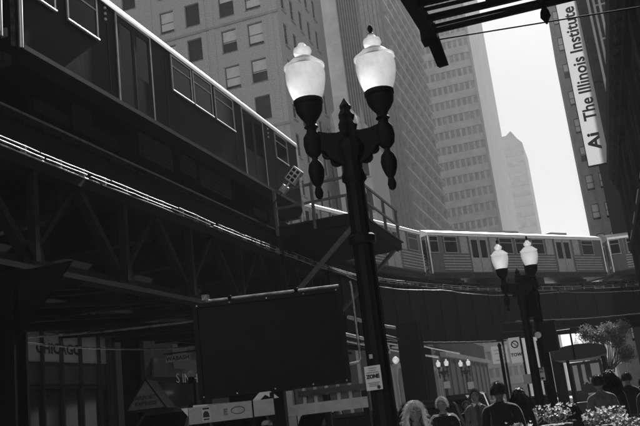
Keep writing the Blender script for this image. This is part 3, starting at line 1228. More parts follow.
# vertical sign on brackets
sgn = thing('vertical_banner_sign', 'tall white vertical sign with dark lettering on the right corner building', 'sign', (3.4, 89, 24), world=True)
b = MB()
nx_, nz_b = 8, 60
grid = [(2.28 + 2.17 * i / nx_, 88.8 + .035 * noise.noise(Vector((i * .5, j * .35, 3))) * math.sin(math.pi * i / nx_), 24 + 30 * j / nz_b) for j in range(nz_b + 1) for i in range(nx_ + 1)]
b.raw(grid, [(j * (nx_ + 1) + i, j * (nx_ + 1) + i + 1, (j + 1) * (nx_ + 1) + i + 1, (j + 1) * (nx_ + 1) + i) for j in range(nz_b) for i in range(nx_)])
b.build('banner_sheet', 'banner', sgn, True)
b = MB()
for (x0, x1, z0, z1) in ((2.2, 2.28, 23.9, 54), (4.45, 4.53, 23.9, 54), (2.28, 4.45, 23.88, 24.0)):
    b.box(x0, 88.7, z0, x1, 89.0, z1)
b.build('sign_frame', 'steel_grey', sgn)
for z in (25.5, 33, 41, 49):
    b = MB()
    b.box(4.54, 88.78, z, 5.3, 88.9, z + .15)
    b.box(5.15, 88.9, z, 5.3, 89.39, z + .15)
    b.build('bracket', 'steel_black', sgn)


def fit_text(txt, mat, parent, z0, z1, xc, y, hgt, bold, nm='lettering'):
    me = text_mesh(txt, 1.0, mat, depth=.02, bold=bold)
    xs = [v.co.x for v in me.vertices]
    ys = [v.co.y for v in me.vertices]
    sx, sy = (z1 - z0) / (max(xs) - min(xs)), hgt / (max(ys) - min(ys))
    for v in me.vertices:
        a, c, d = v.co
        a = (a - min(xs)) * sx
        c = (c - (max(ys) + min(ys)) / 2) * sy
        v.co = (xc - c, y - d, z0 + a)
    return link(nm, me, parent)


fit_text('The Illinois Institute', 'ink', sgn, 28.9, 42.3, 3.42, 88.73, 1.35, .022)
fit_text('of Art', 'ink', sgn, 43.3, 47.0, 3.42, 88.73, 1.2, .022)
fit_text('Ai', 'ink', sgn, 25.6, 27.5, 3.3, 88.73, 1.3, .035, 'logo')

# near right building with heavy cornice
rbd = thing('dark_cornice_building', 'dark shaded building wall with heavy cornice along the right edge', 'building', (5, 18, -.13), world=True)
XW = 2.25
opn = []
for k in range(11):
    y = -2.6 + k * 3.9
    opn.append((y + 4, 4.6, y + 4 + 1.9, 7.0))
    opn.append((y + 4, 7.7, y + 4 + 1.9, 9.9))
b = MB()
facade(b, (XW, 40, 0), (0, -1, 0), 44, 11.4, [(44 - q[2], q[1], 44 - q[0], q[3]) for q in opn], .3)
b.face([(XW, 40, 0), (12, 40, 0), (12, 40, 11.4), (XW, 40, 11.4)])
b.face([(XW, -4, 11.4), (XW, 40, 11.4), (12, 40, 11.4), (12, -4, 11.4)])
b.face([(12, -4, 0), (12, 40, 0), (12, 40, 11.4), (12, -4, 11.4)])
b.face([(XW, -4, 0), (12, -4, 0), (12, -4, 11.4), (XW, -4, 11.4)])
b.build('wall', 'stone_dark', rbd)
pr_ = sash_window('w', 1.9, 2.4, .08)
pr2 = sash_window('w', 1.9, 2.2, .08)
for q in opn:
    place_window(pr_ if q[1] < 5 else pr2, rbd, (XW + .24, q[2] - 4, q[1]), -math.pi / 2)
b = MB()
b.prism([(XW - .001, -4, 10.3), (2.05, -4, 10.3), (1.95, -4, 10.7), (1.8, -4, 10.9), (1.8, -4, 11.45), (XW - .001, -4, 11.5)], (0, 44, 0))
co = b.build('cornice', 'stone_dark', rbd)
for k in range(54):
    b = MB()
    b.box(1.88, -3.8 + k * .81, 10.42, 2.04, -3.5 + k * .81, 10.68)
    b.build('dentil', 'stone_dark', co)
for k in range(12):
    y = -3.6 + k * 3.9
    if y < 40:
        b = MB()
        for dy in (0, .28, .56):
            b.box(XW - .14, y + dy, 0, XW - .002, y + dy + .18, 10.28)
        b.build('pilaster', 'stone_dark', rbd)
for z in (4.1, 7.25):
    b = MB()
    b.box(XW - .2, -4, z, XW - .003, 40, z + .22)
    b.build('string_course', 'stone_dark', rbd)
b = MB()
b.box(XW - .05, 41.0, 3.0, XW + .9, 41.1, 9.0)

# overhead steel canopy frame on the right wall
cn = thing('steel_canopy_frame', 'black steel canopy frame jutting overhead from the right wall', 'canopy', (1.9, 9, 5.9), world=True)
b = MB()
b.beam((-1.36, 6.6, 6.02), (-1.26, 9.5, 6.02), .13, .2)
b.build('end_beam', 'steel_black', cn)
for y, z, wd, ht in ((7.0, 6.0, .1, .16), (7.7, 6.02, .05, .1), (8.1, 6.02, .05, .1), (8.32, 6.06, .035, .05), (8.5, 6.0, .05, .08), (8.66, 6.05, .03, .04), (8.8, 6.05, .03, .04), (8.93, 6.0, .045, .07), (9.06, 6.03, .025, .035), (9.18, 6.0, .025, .035), (9.3, 5.99, .04, .06)):
    b = MB()
    b.beam((-1.3, y, z), (XW, y + .12 + (9.3 - y) * .25, z), wd, ht)
    b.build('cross_bar', 'steel_black', cn)
for x in (-.5, .5, 1.5):
    b = MB()
    b.beam((x, 6.8, 6.14), (x, 9.3, 6.14), .06, .05)
    b.build('purlin', 'steel_black', cn)
b = MB()
b.prism([(-1.33, 9.3, 5.95), (-1.19, 9.34, 5.95), (-1.13, 9.36, 5.56), (-1.24, 9.33, 5.54)], (.02, .06, 0))
b.build('hanging_bracket', 'steel_black', cn)
b = MB()
b.box(-1.38, 9.3, 5.9, -1.18, 9.5, 6.1)
b.build('corner_block', 'steel_black', cn)
b = MB()
b.tube([(-1.2, 9.48, 5.95), (XW, 10.2, 5.95)], .01, 6)
b.build('cable', 'steel_black', cn)
b = MB()
b.lathe([(.02, .3), (.035, .22), (.02, .18), (.05, .12), (.06, .05), (.03, 0), (.01, -.04)], (.1, 9.2, 5.72), 10)
b.build('pendant', 'steel_black', cn)

# left street wall with shopfronts
sh = thing('shopfront_building', 'dark shop building with lit CHICAGO transom under the railway', 'building', (-22, 18, -.13), world=True)
XS = -19.0
ops = [(34.2, .3, 39.6, 5.85), (26, .3, 31, 4.5), (16, .3, 24, 4.5), (42.5, .4, 48.5, 4.0)]
b = MB()
facade(b, (XS, -10, 0), (0, 1, 0), 52, 15, ops, .35)
b.face([(XS, -10, 15), (XS, 42, 15), (-30, 42, 15), (-30, -10, 15)])
b.face([(XS, 42, 0), (-30, 42, 0), (-30, 42, 15), (XS, 42, 15)])
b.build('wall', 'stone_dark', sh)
b = MB()
b.box(-29.5, -9.9, .01, XS - .36, 41.9, 14.9)
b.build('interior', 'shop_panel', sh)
yy = [24.25, 25.42, 26.55, 27.75, 29.0]
for i in range(5):
    y0 = yy[i]
    y1 = yy[i + 1] - .1 if i < 4 else 29.55
    b = MB()
    b.box(XS - .3, y0, 4.72, XS - .24, y1, 5.8)
    tp = b.build('transom_pane', 'shop_sign', sh)
    b = MB()
    b.box(XS - .3, y0, 3.9, XS - .25, y1, 4.62)
    b.build('lower_panel', 'shop_panel', sh)
    b = MB()
    b.box(XS - .3, y0, .35, XS - .25, y1, 3.72)
    b.build('shop_pane', 'glass_bldg', sh)
    b = MB()
    b.box(XS - .26, y1, .3, XS - .12, y1 + .1, 5.85)
    b.build('mullion', 'shop_frame', sh)
for z in (3.74, 4.62):
    b = MB()
    b.box(XS - .27, 24.2, z, XS - .215, 29.6, z + .1)
    b.build('transom_bar', 'shop_frame', sh)
put_text('CHICAGO', .52, 'ink', sh, (XS - .236, 26.45, 5.2), (0, 1, 0), (0, 0, 1), .02, 1.12)
for y in (23.85, 29.95, 32.2):
    b = MB()
    b.box(XS + .002, y - .28, 0, XS + .14, y + .28, 6.2)
    b.build('pilaster', 'steel_grey', sh)
for (y0, y1) in ((16, 21), (6, 14), (32.5, 38.5)):
    b = MB()
    b.box(XS - .3, y0, .3, XS - .26, y1, 4.4)
    b.build('shop_pane', 'glass_bldg', sh)
b = MB()
b.box(XS + .01, 32.6, 4.2, XS + .2, 38.6, 5.0)
fb = b.build('fascia_board', 'shop_panel', sh)
put_text('S IN H', .62, 'white_paint', sh, (XS + .215, 35.6, 4.1), (0, 1, 0), (0, 0, 1), -.006, 1.25)
b = MB()
b.box(XS + .21, 34.3, 4.55, XS + .26, 35.7, 6.1)
b.build('grey_poster', 'shop_panel', sh)

# unseen blocks added behind and beside the viewer to shade the near street
for lab, x0, y0, x1, y1, h in (('unseen shading block added behind the cornice building on the right', 12.2, -40, 40, 38, 46), ('unseen shading block added behind the viewer, right side', -4, -60, 30, -41, 55), ('unseen shading block added behind the viewer, left side', -45, -60, -6, -30, 60)):
    ob_ = thing('unseen_shade_block', lab, 'building', ((x0 + x1) / 2, (y0 + y1) / 2, -.13), world=True)
    b = MB()
    b.box(x0, y0, -.13, x1, y1, h)
    b.build('wall', 'stone_light', ob_)
    b = MB()
    b.box(x0 - .4, y0 - .4, h, x1 + .4, y1 + .4, h + .8)
    b.build('cornice', 'stone_mid', ob_)

# arcade base and dark storefront far down on the left
ar = thing('arched_arcade_building', 'sunlit stone arcade with pale arches far under the railway', 'building', (-26, 90, -.13), world=True)
b = MB()
b.box(-31, 84.2, -.13, -22.9, 123, 8.4)
b.build('wall', 'shop_panel', ar)
for k in range(7):
    b = MB()
    b.box(-30.8 + k * 1.28, 83.9, -.13, -30.45 + k * 1.28, 84.195, 8.2)
    b.build('pier', 'stone_mid', ar)
    b = MB()
    b.box(-30.35 + k * 1.28, 84.1, .8, -29.65 + k * 1.28, 84.198, 3.6)
    b.build('shop_pane', 'glass_bldg', ar)
b = MB()
b.box(-31.2, 83.6, 3.9, -22.85, 84.196, 4.5)
b.build('sign_band', 'stone_dark', ar)
for k in range(7):
    y0 = 86.5 + k * 5.2
    outer = [(y0, 0)] + [(y0 + 2 - 2 * math.cos(a), 4.4 + 2.2 * math.sin(a)) for a in [R(15 * j) for j in range(13)]] + [(y0 + 4, 0)]
    inner = [(y0 + .5, 0)] + [(y0 + 2 - 1.5 * math.cos(a), 4.4 + 1.65 * math.sin(a)) for a in [R(15 * j) for j in range(13)]] + [(y0 + 3.5, 0)]
    b = MB()
    for i in range(len(outer) - 1):
        q = [outer[i], outer[i + 1], inner[i + 1], inner[i]]
        b.prism([(-22.895, y, z) for (y, z) in q], (.7, 0, 0))
    b.build('arch', 'stone_light', ar)
    b = MB()
    b.prism([(-22.89, y, z) for (y, z) in inner], (.05, 0, 0))
    b.build('arch_glazing', 'glass_bldg', ar)
ds = thing('dark_storefront', 'dark low storefront with a pale ledge beyond the street lamps', 'building', (-27, 145, -.13), world=True)
b = MB()
b.box(-34, 124.8, -.13, -23.1, 175, 12)
b.build('wall', 'stone_dark', ds)
b = MB()
b.box(-23.095, 124.7, 8.3, -22.2, 175, 9.0)
b.build('ledge', 'stone_light', ds)
for k in range(9):
    b = MB()
    b.box(-23.09, 126 + k * 5.4, .5, -23.0, 130.4 + k * 5.4, 7.6)
    b.build('shop_window', 'shop_panel', ds)
    b = MB()
    b.box(-23.09, 130.55 + k * 5.4, 0, -22.75, 131.2 + k * 5.4, 8.28)
    b.build('pilaster', 'shop_panel', ds)
# ------------------------------------------------------------------ twin-globe street lamps
def twin_lamp(label, loc, rz, group='twin globe street lamps', finials=(True, True), gs=1.0):
    root = thing('street_lamp', label, 'street lamp', loc, rz, group)
    n = 24
    b = MB()
    b.lathe([(.3, 0), (.3, .12), (.26, .16), (.25, .5), (.28, .55), (.2, .66), (.16, .78), (.15, .95), (.17, 1.0), (.13, 1.05)], n=16)
    b.build('base', 'cast_iron', root, True)
    b = MB()
    b.lathe([(.118, 1.02), (.112, 1.6), (.104, 2.9), (.096, 3.8), (.098, 3.84), (.125, 3.87), (.125, 3.93), (.1, 3.98), (.1, 4.05), (.15, 4.14), (.165, 4.2), (.13, 4.26), (.11, 4.3)], n=n, flute=.07)
    po = b.build('post', 'cast_iron', root, True)
    for z in (1.35, 3.25):
        b = MB()
        b.lathe([(.118, z - .05), (.135, z - .03), (.135, z + .03), (.118, z + .05)], n=20)
        b.build('collar', 'cast_iron', po, True)
    # centre finial (pine cone with leaves)
    b = MB()
    b.lathe([(.11, 4.28), (.115, 4.36), (.085, 4.4), (.105, 4.46), (.075, 4.52), (.09, 4.57), (.055, 4.63), (.065, 4.67), (.03, 4.72), (.006, 4.76)], n=14, flute=.18)
    b.build('centre_finial', 'cast_iron', root)
    for s in (-1, 1):
        gx = .37 * s
        # arm: scrolled bracket, deep at the post, thinner outside
        b = MB()
        top = [(.03, 4.4), (.12, 4.38), (.22, 4.39), (.31, 4.42)]
        bot = [(.31, 4.22), (.26, 4.2), (.22, 4.13), (.17, 4.08), (.1, 4.05), (.03, 3.98)]
        b.prism([(s * x, -.055, z) for (x, z) in top + bot], (0, .11, 0))
        arm = b.build('arm', 'cast_iron', root)
        b = MB()
        for (cx, cz, rr) in ((.15, 4.1, .05), (.235, 4.18, .04)):
            b.tube([(s * (cx + rr * math.cos(a)), 0, cz + rr * math.sin(a)) for a in [R(30 * k) for k in range(13)]], .022, 6)
        b.build('scroll', 'cast_iron', arm, True)
        b = MB()
        b.lathe([(.015, 3.72), (.035, 3.74), (.045, 3.785), (.035, 3.83), (.028, 3.85), (.05, 3.88), (.075, 3.95), (.085, 4.02), (.07, 4.09), (.035, 4.13), (.03, 4.16), (.055, 4.18), (.085, 4.22), (.1, 4.3), (.095, 4.38), (.06, 4.43), (.05, 4.47), (.075, 4.49), (.055, 4.52), (.06, 4.55), (.1, 4.6), (.135, 4.66), (.145, 4.72), (.135, 4.735), (.155, 4.75), (.155, 4.785), (.13, 4.79)], (gx, 0, 0), 18, flute=0)
        b.build('globe_holder', 'cast_iron', root, True)
        b = MB()
        b.lathe([(.13, 4.785), (.16, 4.83), (.185, 4.9), (.204, 4.99), (.21, 5.06), (.208, 5.1), (.198, 5.145), (.215, 5.15), (.215, 5.17), (.19, 5.18), (.17, 5.205), (.135, 5.235), (.12, 5.25), (.09, 5.262)], (gx, 0, 0), 26)
        gl = b.build('globe', 'globe_glass', root, True)
        b = MB()
        b.lathe([(.07, 5.262), (.065, 5.28), (.085, 5.3), (.1, 5.335), (.09, 5.37), (.06, 5.385), (.045, 5.41), (.035, 5.43)], (gx, 0, 0), 16)
        b.build('cap', 'globe_glass', gl, True)
        if finials[(s + 1) // 2]:
            b = MB()
            b.lathe([(.02, 5.425), (.03, 5.44), (.016, 5.455), (.026, 5.48), (.03, 5.5), (.02, 5.53), (.004, 5.545)], (gx, 0, 0), 10)
            b.build('finial', 'cast_iron', gl, True)
    return root


# near lamp: its axis matches the two globes
LA = math.atan2(.2, .71)
twin_lamp('large ornate twin globe street lamp with paper notice, nearest the viewer', (-2.03, 7.72, 0), LA, finials=(False, True))
twin_lamp('smaller twin globe street lamp standing in front of the crossing train', (-1.52, 19.45, 0), R(14)).scale = (.93, .93, .93)
twin_lamp('distant twin globe lamp, left of the pair before the dark storefront', (-13.94, 75.7, 0), R(10))
twin_lamp('distant twin globe lamp, right of the pair before the dark storefront', (-12.85, 81.5, 0), R(10))
twin_lamp('faint distant twin globe lamp above the shelter roof', (-1.75, 80, .4), R(10))

# paper notice taped to the near lamp post
nt_ = thing('paper_notice', 'white printed paper notice taped to the large lamp post', 'notice', (-2.08, 7.56, 1.9), world=True)
d_ = Vector((-.26, -.965, 0)).normalized()
ex_ = Vector((.965, -.26, 0))
ex_ = Vector((-d_.y, d_.x, 0))
pc = Vector((-2.03, 7.72, 1.9)) + d_ * .13
b = MB()
obox(b, pc, ex_, Vector((0, 0, 1)), d_, .175, .225, .006)
b.build('sheet', 'paper', nt_)
put_text('ZONE', .05, 'ink', nt_, pc + d_ * .005 + Vector((0, 0, .012)), ex_, (0, 0, 1), .002)
b = MB()
for (z, w_) in ((.09, .09), (.07, .07), (.05, .13), (-.045, .13), (-.06, .1), (-.075, .11)):
    obox(b, pc + d_ * .005 + Vector((0, 0, z)), ex_, Vector((0, 0, 1)), d_, w_, .006, .003)
o = b.build('small_print', 'ink_grey', nt_)
o['kind'] = 'stuff'
b = MB()
me = MB().lathe([(.018, 0), (.018, .004)], n=12).mesh('stamp', 'ink')
qm = Vector((0, 0, 1)).rotation_difference(d_).to_matrix().to_4x4()
qm.translation = pc + d_ * .004 + ex_ * .05 - Vector((0, 0, .09))
me.transform(qm)
link('stamp', me, nt_)
b = MB()
obox(b, pc + Vector((0, 0, .2)) - d_ * .004, ex_, Vector((0, 0, 1)), d_, .035, .04, .006)
st = b.build('sticker', 'grey_board')
st.name = 'sticker'
tag(st, 'small square sticker above the paper notice on the lamp post', 'sticker')

# ------------------------------------------------------------------ message board trailer
mbd = thing('message_board', 'large blank black message board on a mast below the railway', 'message board', (-6.2, 15.1, -.13), world=True)
a_, c_ = Vector((-7.42, 14.55, 0)), Vector((-4.65, 15.46, 0))
ex = (c_ - a_).normalized()
nrm = Vector((ex.y, -ex.x, 0))
mid = (a_ + c_) / 2
Lb = (c_ - a_).length
zc, hb = 3.1, 1.82
b = MB()
obox(b, mid + Vector((0, 0, zc)), ex, Vector((0, 0, 1)), nrm, Lb - .1, hb - .1, .2)
fc_ = b.build('display_face', 'panel_black', mbd)
b = MB()
for dz in (-1, 1):
    obox(b, mid + Vector((0, 0, zc + dz * (hb / 2 - .03))) + nrm * .02, ex, Vector((0, 0, 1)), nrm, Lb, .08, .3)
for dx in (-1, 1):
    obox(b, mid + ex * dx * (Lb / 2 - .04) + Vector((0, 0, zc)) + nrm * .02, ex, Vector((0, 0, 1)), nrm, .09, hb - .14, .3)
b.build('frame', 'panel_frame', mbd)
for f_ in (-.25, 0, .25):
    b = MB()
    obox(b, mid + ex * Lb * f_ + Vector((0, 0, zc)) + nrm * .103, ex, Vector((0, 0, 1)), nrm, .012, hb - .2, .006)
    b.build('panel_seam', 'steel_grey', fc_)
for f_ in (-.47, -.25, 0, .25, .47):
    for dz in (-1, 1):
        b = MB()
        obox(b, mid + ex * Lb * f_ + Vector((0, 0, zc + dz * (hb / 2 - .035))) + nrm * .175, ex, Vector((0, 0, 1)), nrm, .025, .025, .015)
        b.build('bolt', 'steel_galv', fc_)
b = MB()
p1 = mid - ex * (Lb / 2 - .25) + Vector((0, 0, zc + hb / 2 + .06))
p2 = mid + ex * (Lb / 2 - .02) + Vector((0, 0, zc + hb / 2 + .06))
b.tube([p1, p2], .035, 8)
b.build('top_pipe', 'steel_galv', mbd)
for f_ in (.18, .68):
    q = p1.lerp(p2, f_)
    b = MB()
    b.lathe([(.05, -.04), (.05, .05), (.03, .07)], q, 8)
    b.build('pipe_clamp', 'steel_black', mbd)
b = MB()
q = p1 + Vector((0, 0, .03))
b.box(q.x - .06, q.y - .05, q.z, q.x + .06, q.y + .05, q.z + .1)
b.build('light_sensor', 'steel_galv', mbd)
b = MB()
b.box(mid.x - .1, mid.y + .1, .75, mid.x + .1, mid.y + .3, zc + .4)
b.build('mast', 'steel_grey', mbd)
b = MB()
b.box(mid.x - 1.1, mid.y - .35, .45, mid.x + 1.1, mid.y + .75, .75)
b.build('chassis', 'steel_grey', mbd)
for s in (-1, 1):
    b = MB()
    b.lathe([(.33, -.1), (.33, .1), (.2, .11)], n=18)
    me = b.mesh('wheel', 'tyre')
    me.transform(Matrix.Translation((mid.x + s * 1.25, mid.y + .2, .2)) @ Matrix.Rotation(R(90), 4, 'Y'))
    link('wheel', me, mbd)
# bent conduit pipe right of the board
pp = MB()
q = Vector((-4.45, 15.6, 0))
pp.tube([q + Vector((-.02, 0, 4.15)), q + Vector((.0, 0, 4.05)), q + Vector((.0, 0, 2.62)), q + Vector((-.03, -.03, 2.55)), q + Vector((-.3, -.1, 2.52))], .03, 8)
pp.build('side_pipe', 'steel_galv', mbd)

# barricade boards with warning sticker
bar = thing('barricade', 'pale barricade board with warning stickers below the message board', 'barricade', (-6.5, 13.5, -.13), world=True)
e2 = Vector((.953, .302, 0))
n2 = Vector((e2.y, -e2.x, 0))
bc = Vector((-6.34, 13.56, 1.88))
up_ = Vector((0, 0, 1))
b = MB()
obox(b, bc - e2 * .19, e2, up_, n2, 1.12, .29, .05)
b.build('board', 'grey_board', bar)
b = MB()
obox(b, bc + e2 * .58, e2, up_, n2, .36, .28, .05)
b.build('board', 'grey_board', bar)
b = MB()
obox(b, bc - e2 * .44 + n2 * .03, e2, up_, n2, .15, .25, .008)
sk_ = b.build('warning_sticker', 'paper', bar)
b = MB()
obox(b, bc - e2 * .44 + n2 * .036 + up_ * .1, e2, up_, n2, .12, .03, .004)
obox(b, bc - e2 * .44 + n2 * .036 - up_ * .085, e2, up_, n2, .1, .025, .004)
b.build('printed_bar', 'ink', sk_)
b = MB()
b.prism([bc - e2 * .44 + n2 * .036 + e2 * x + up_ * z for (x, z) in ((-.06, -.05), (.06, -.05), (.05, .01), (.03, .05), (-.02, .06), (-.05, .02))], n2 * .004)
b.build('pictogram', 'ink', sk_)
put_text('E', .15, 'ink_grey', bar, bc - e2 * .1 + n2 * .03, e2, up_, .006)
b = MB()
b.tube([bc + e2 * .12 + n2 * .03 + e2 * .12 * math.cos(a) + up_ * (.06 * math.sin(a) + .01) for a in [R(20 * k) for k in range(19)]], .01, 5)
b.build('logo_ring', 'ink_grey', bar)
for f_ in (-.72, .36, .74):
    b = MB()
    q = bc + e2 * f_ - n2 * .05
    b.beam(q + Vector((0, 0, -2.01)), q + Vector((0, 0, .25)), .07, .05)
    b.build('leg', 'steel_grey', bar)
    b = MB()
    b.beam(q + n2 * .45 + Vector((0, 0, -1.97)), q - n2 * .45 + Vector((0, 0, -1.97)), .08, .08)
    b.build('foot', 'steel_grey', bar)
for (f_, pts) in ((-.82, [(-.07, .15), (.05, .15), (.045, .0)]), (.6, [(-.22, .14), (-.08, .27), (.12, .27), (.26, .14), (.14, .14), (.02, .22), (-.08, .14)])):
    b = MB()
    b.prism([bc + e2 * (f_ + x) + up_ * z - n2 * .06 for (x, z) in pts], n2 * .02)
    b.build('reflector', 'white_paint', bar)

# second low barrier further right
br2 = thing('low_barrier', 'grey post and rail barrier right of the barricade', 'barrier', (-5.2, 15, -.13), world=True)
for x in (-5.7, -5.05, -4.35):
    b = MB()
    yv = 15.0 + (x + 5.2) * .3
    b.box(x - .06, yv - .05, -.13, x + .06, yv + .05, 2.0 if x != -5.7 else 2.15)
    b.build('post', 'grey_board' if x == -5.7 else 'steel_grey', br2)
b = MB()
b.beam((-5.75, 14.78, 1.78), (-4.3, 15.21, 1.78), .05, .2)
b.build('rail', 'grey_board', br2)

# striped barrier at the lower left
stb = thing('striped_barrier', 'diagonally striped barrier panel at the lower left edge', 'barrier', (-9.23, 11.19, -.13), world=True)
e3 = Vector((.953, .302, 0))
n3 = Vector((e3.y, -e3.x, 0))
p0 = Vector((-9.23, 11.19, 2.21))
b = MB()
obox(b, p0, e3, up_, n3, .34, .62, .03)
b.build('panel', 'panel_frame', stb)
for k in (-1, 0, 1):
    b = MB()
    b.prism([p0 + n3 * .017 + e3 * x + up_ * (z + k * .24) for (x, z) in ((-.16, .06), (.16, -.12), (.16, -.02), (-.16, .16))], n3 * .006)
    b.build('stripe', 'white_paint', stb)
b = MB()
b.beam(p0 - n3 * .03 + Vector((0, 0, -2.15)), p0 - n3 * .03 + Vector((0, 0, .3)), .06, .04)
b.build('post', 'steel_grey', stb)


# ------------------------------------------------------------------ street signs and signals
def sign_post(name, label, cat, x, y, h, r=.03, mat='steel_grey'):
    t = thing(name, label, cat, (x, y, 0), world=True)
    b = MB()
    b.tube([(x, y, -.05), (x, y, h)], r, 8)
    b.build('post', mat, t)
    return t


CE = Vector((math.cos(YAW), math.sin(YAW), 0))   # plates that face back down the pavement
CN = Vector((CE.y, -CE.x, 0))


def plate(t, c, w_, h_, mat, nm='plate', ex=CE, nn=CN, d=.02):
    b = MB()
    obox(b, Vector(c), ex, up_, nn, w_, h_, d)
    return b.build(nm, mat, t)


# street name sign hung on a bracket arm with a small round lamp
sn = sign_post('street_name_sign', 'pale street name plate on a bracket under the railway', 'sign', -10.2, 20.1, 4.6, .045)
plate(sn, (-10.72, 19.87, 3.57), .66, .17, 'grey_board')
put_text('WABASH', .15, 'ink', sn, Vector((-10.72, 19.87, 3.57)) + CN * .014, CE, (0, 0, 1), .003)
b = MB()
b.tube([(-10.2, 20.1, 3.72), (-11.1, 19.8, 3.72)], .02, 6)
b.build('bracket_arm', 'steel_grey', sn)
sl3 = sign_post('signal_lamp', 'small round white lamp on a dark post left of the message board', 'lamp', -10.47, 20.2, 3.0, .04, 'steel_black')
b = MB()
b.lathe([(.02, -.1), (.075, -.06), (.1, 0), (.075, .06), (.02, .1)], (-10.47, 20.07, 3.12), 14)
b.build('globe', 'globe_glass', sl3, True)
b = MB()
b.lathe([(.06, -.25), (.09, -.2), (.09, -.09), (.05, -.08)], (-10.47, 20.07, 3.12), 12)
b.build('holder', 'steel_black', sl3, True)

# bus stop plate 36
bs = sign_post('bus_stop_sign', 'small white number plate seen left of the notice', 'sign', -4.9, 19.6, 3.2)
plate(bs, (-4.9, 19.55, 3.0), .17, .22, 'white_paint')
put_text('36', .14, 'ink', bs, Vector((-4.9, 19.55, 3.0)) + CN * .014, CE, (0, 0, 1), .004)
b = MB()
b.lathe([(.02, -.09), (.07, -.05), (.09, 0), (.07, .05), (.02, .09)], (-4.72, 19.6, 2.72), 12)
b.build('lamp', 'globe_glass', bs, True)

# signal mast beside the second lamp: cabinet, pedestrian signal, one way plate
tm_ = sign_post('signal_mast', 'dark signal mast with one way plate beside the smaller lamp', 'traffic signal', -1.28, 20.1, 4.7, .11, 'cast_iron')
b = MB()
b.box(-1.52, 19.86, 3.3, -1.2, 20.12, 4.3)
b.build('control_cabinet', 'steel_grey', tm_)
b = MB()
b.box(-1.26, 19.82, 2.45, -.92, 20.1, 3.15)
hd = b.build('signal_head', 'cast_iron', tm_)
b = MB()
b.lathe([(.075, 0), (.075, .02), (.04, .03)], n=14)
me = b.mesh('lens', 'white_paint')
me.transform(Matrix.Translation((-1.33, 19.8, 2.86)) @ Matrix.Rotation(R(90), 4, 'X'))
link('lens', me, hd)
plate(tm_, Vector((-1.44, 19.9, 1.98)), .2, .3, 'white_paint')
put_text('ONE\nWAY', .075, 'ink', tm_, Vector((-1.44, 19.9, 2.06)) + CN * .014, CE, (0, 0, 1), .002)
b = MB()
q = Vector((-1.44, 19.9, 1.88)) + CN * .013
b.prism([q + CE * x + up_ * z for (x, z) in ((-.08, -.012), (.02, -.012), (.02, -.035), (.085, 0), (.02, .035), (.02, .012), (-.08, .012))], CN * .004)
b.build('arrow', 'ink', tm_)
plate(tm_, Vector((-1.72, 19.85, 1.9)), .2, .22, 'grey_board', 'button_box', d=.08)
b = MB()
b.tube([(-1.2, 20.1, 2.9), (-.62, 20.0, 2.9), (-.62, 19.98, 2.2)], .025, 6)
b.build('bracket', 'cast_iron', tm_)

# parking sign and white board on poles
pk = sign_post('parking_sign', 'white tow zone sign with round symbol on a pole', 'sign', -2.75, 31.2, 3.6, .035)
plate(pk, (-2.97, 31.1, 3.15), .42, .92, 'banner', d=.004)
q = Vector((-2.97, 31.1, 3.36)) + CN * .014
b = MB()
b.tube([q + CE * .12 * math.cos(a) + up_ * .12 * math.sin(a) for a in [R(20 * k) for k in range(19)]], .022, 6)
b.beam(q + CE * -.08 + up_ * .08, q + CE * .08 - up_ * .08, .03, .02)
b.build('round_symbol', 'ink', pk)
put_text('TOW', .16, 'ink', pk, Vector((-2.97, 31.1, 2.98)) + CN * .014, CE, (0, 0, 1), .006)
ps_ = thing('slim_pole', 'slim black pole leaning among the crowd left of the tow zone sign', 'pole', (-2.9, 24, 0), world=True)
b = MB()
b.tube([(-2.72, 24.0, -.05), (-2.72, 24.0, 2.95)], .045, 8)
b.build('shaft', 'cast_iron', ps_)
b = MB()
b.lathe([(.05, 2.95), (.06, 2.98), (.03, 3.04), (.005, 3.07)], (-2.72, 24.0, 0), 10)
b.build('cap', 'cast_iron', ps_)
wb = sign_post('white_signboard', 'large white printed signboard above the traffic', 'sign', -4.05, 37.2, 4.0, .05)
plate(wb, (-4.24, 37.1, 3.35), .72, .76, 'banner', 'board', d=.01)
b = MB()
for (z, w_, dx) in ((.2, .4, -.05), (.05, .46, 0), (-.1, .3, .06), (-.24, .4, -.03)):
    obox(b, Vector((-4.24, 37.1, 3.35 + z)) + CN * .034 + CE * dx, CE, up_, CN, w_, .03, .004)
o = b.build('small_print', 'grey_board', wb)
o['kind'] = 'stuff'
for (x, y, z, s_) in ((-13.7, 75.2, 3.1, .55), (-12.5, 81.2, 2.9, .6), (-12.6, 81.3, 0, 0)):
    if s_:
        sp = sign_post('street_plate', 'small pale square sign below the distant lamps' + (', left one' if x < -13 else ', right one'), 'sign', x, y, 3.6, .04)
        plate(sp, (x, y - .06, z), s_, s_ * 1.1, 'paper')


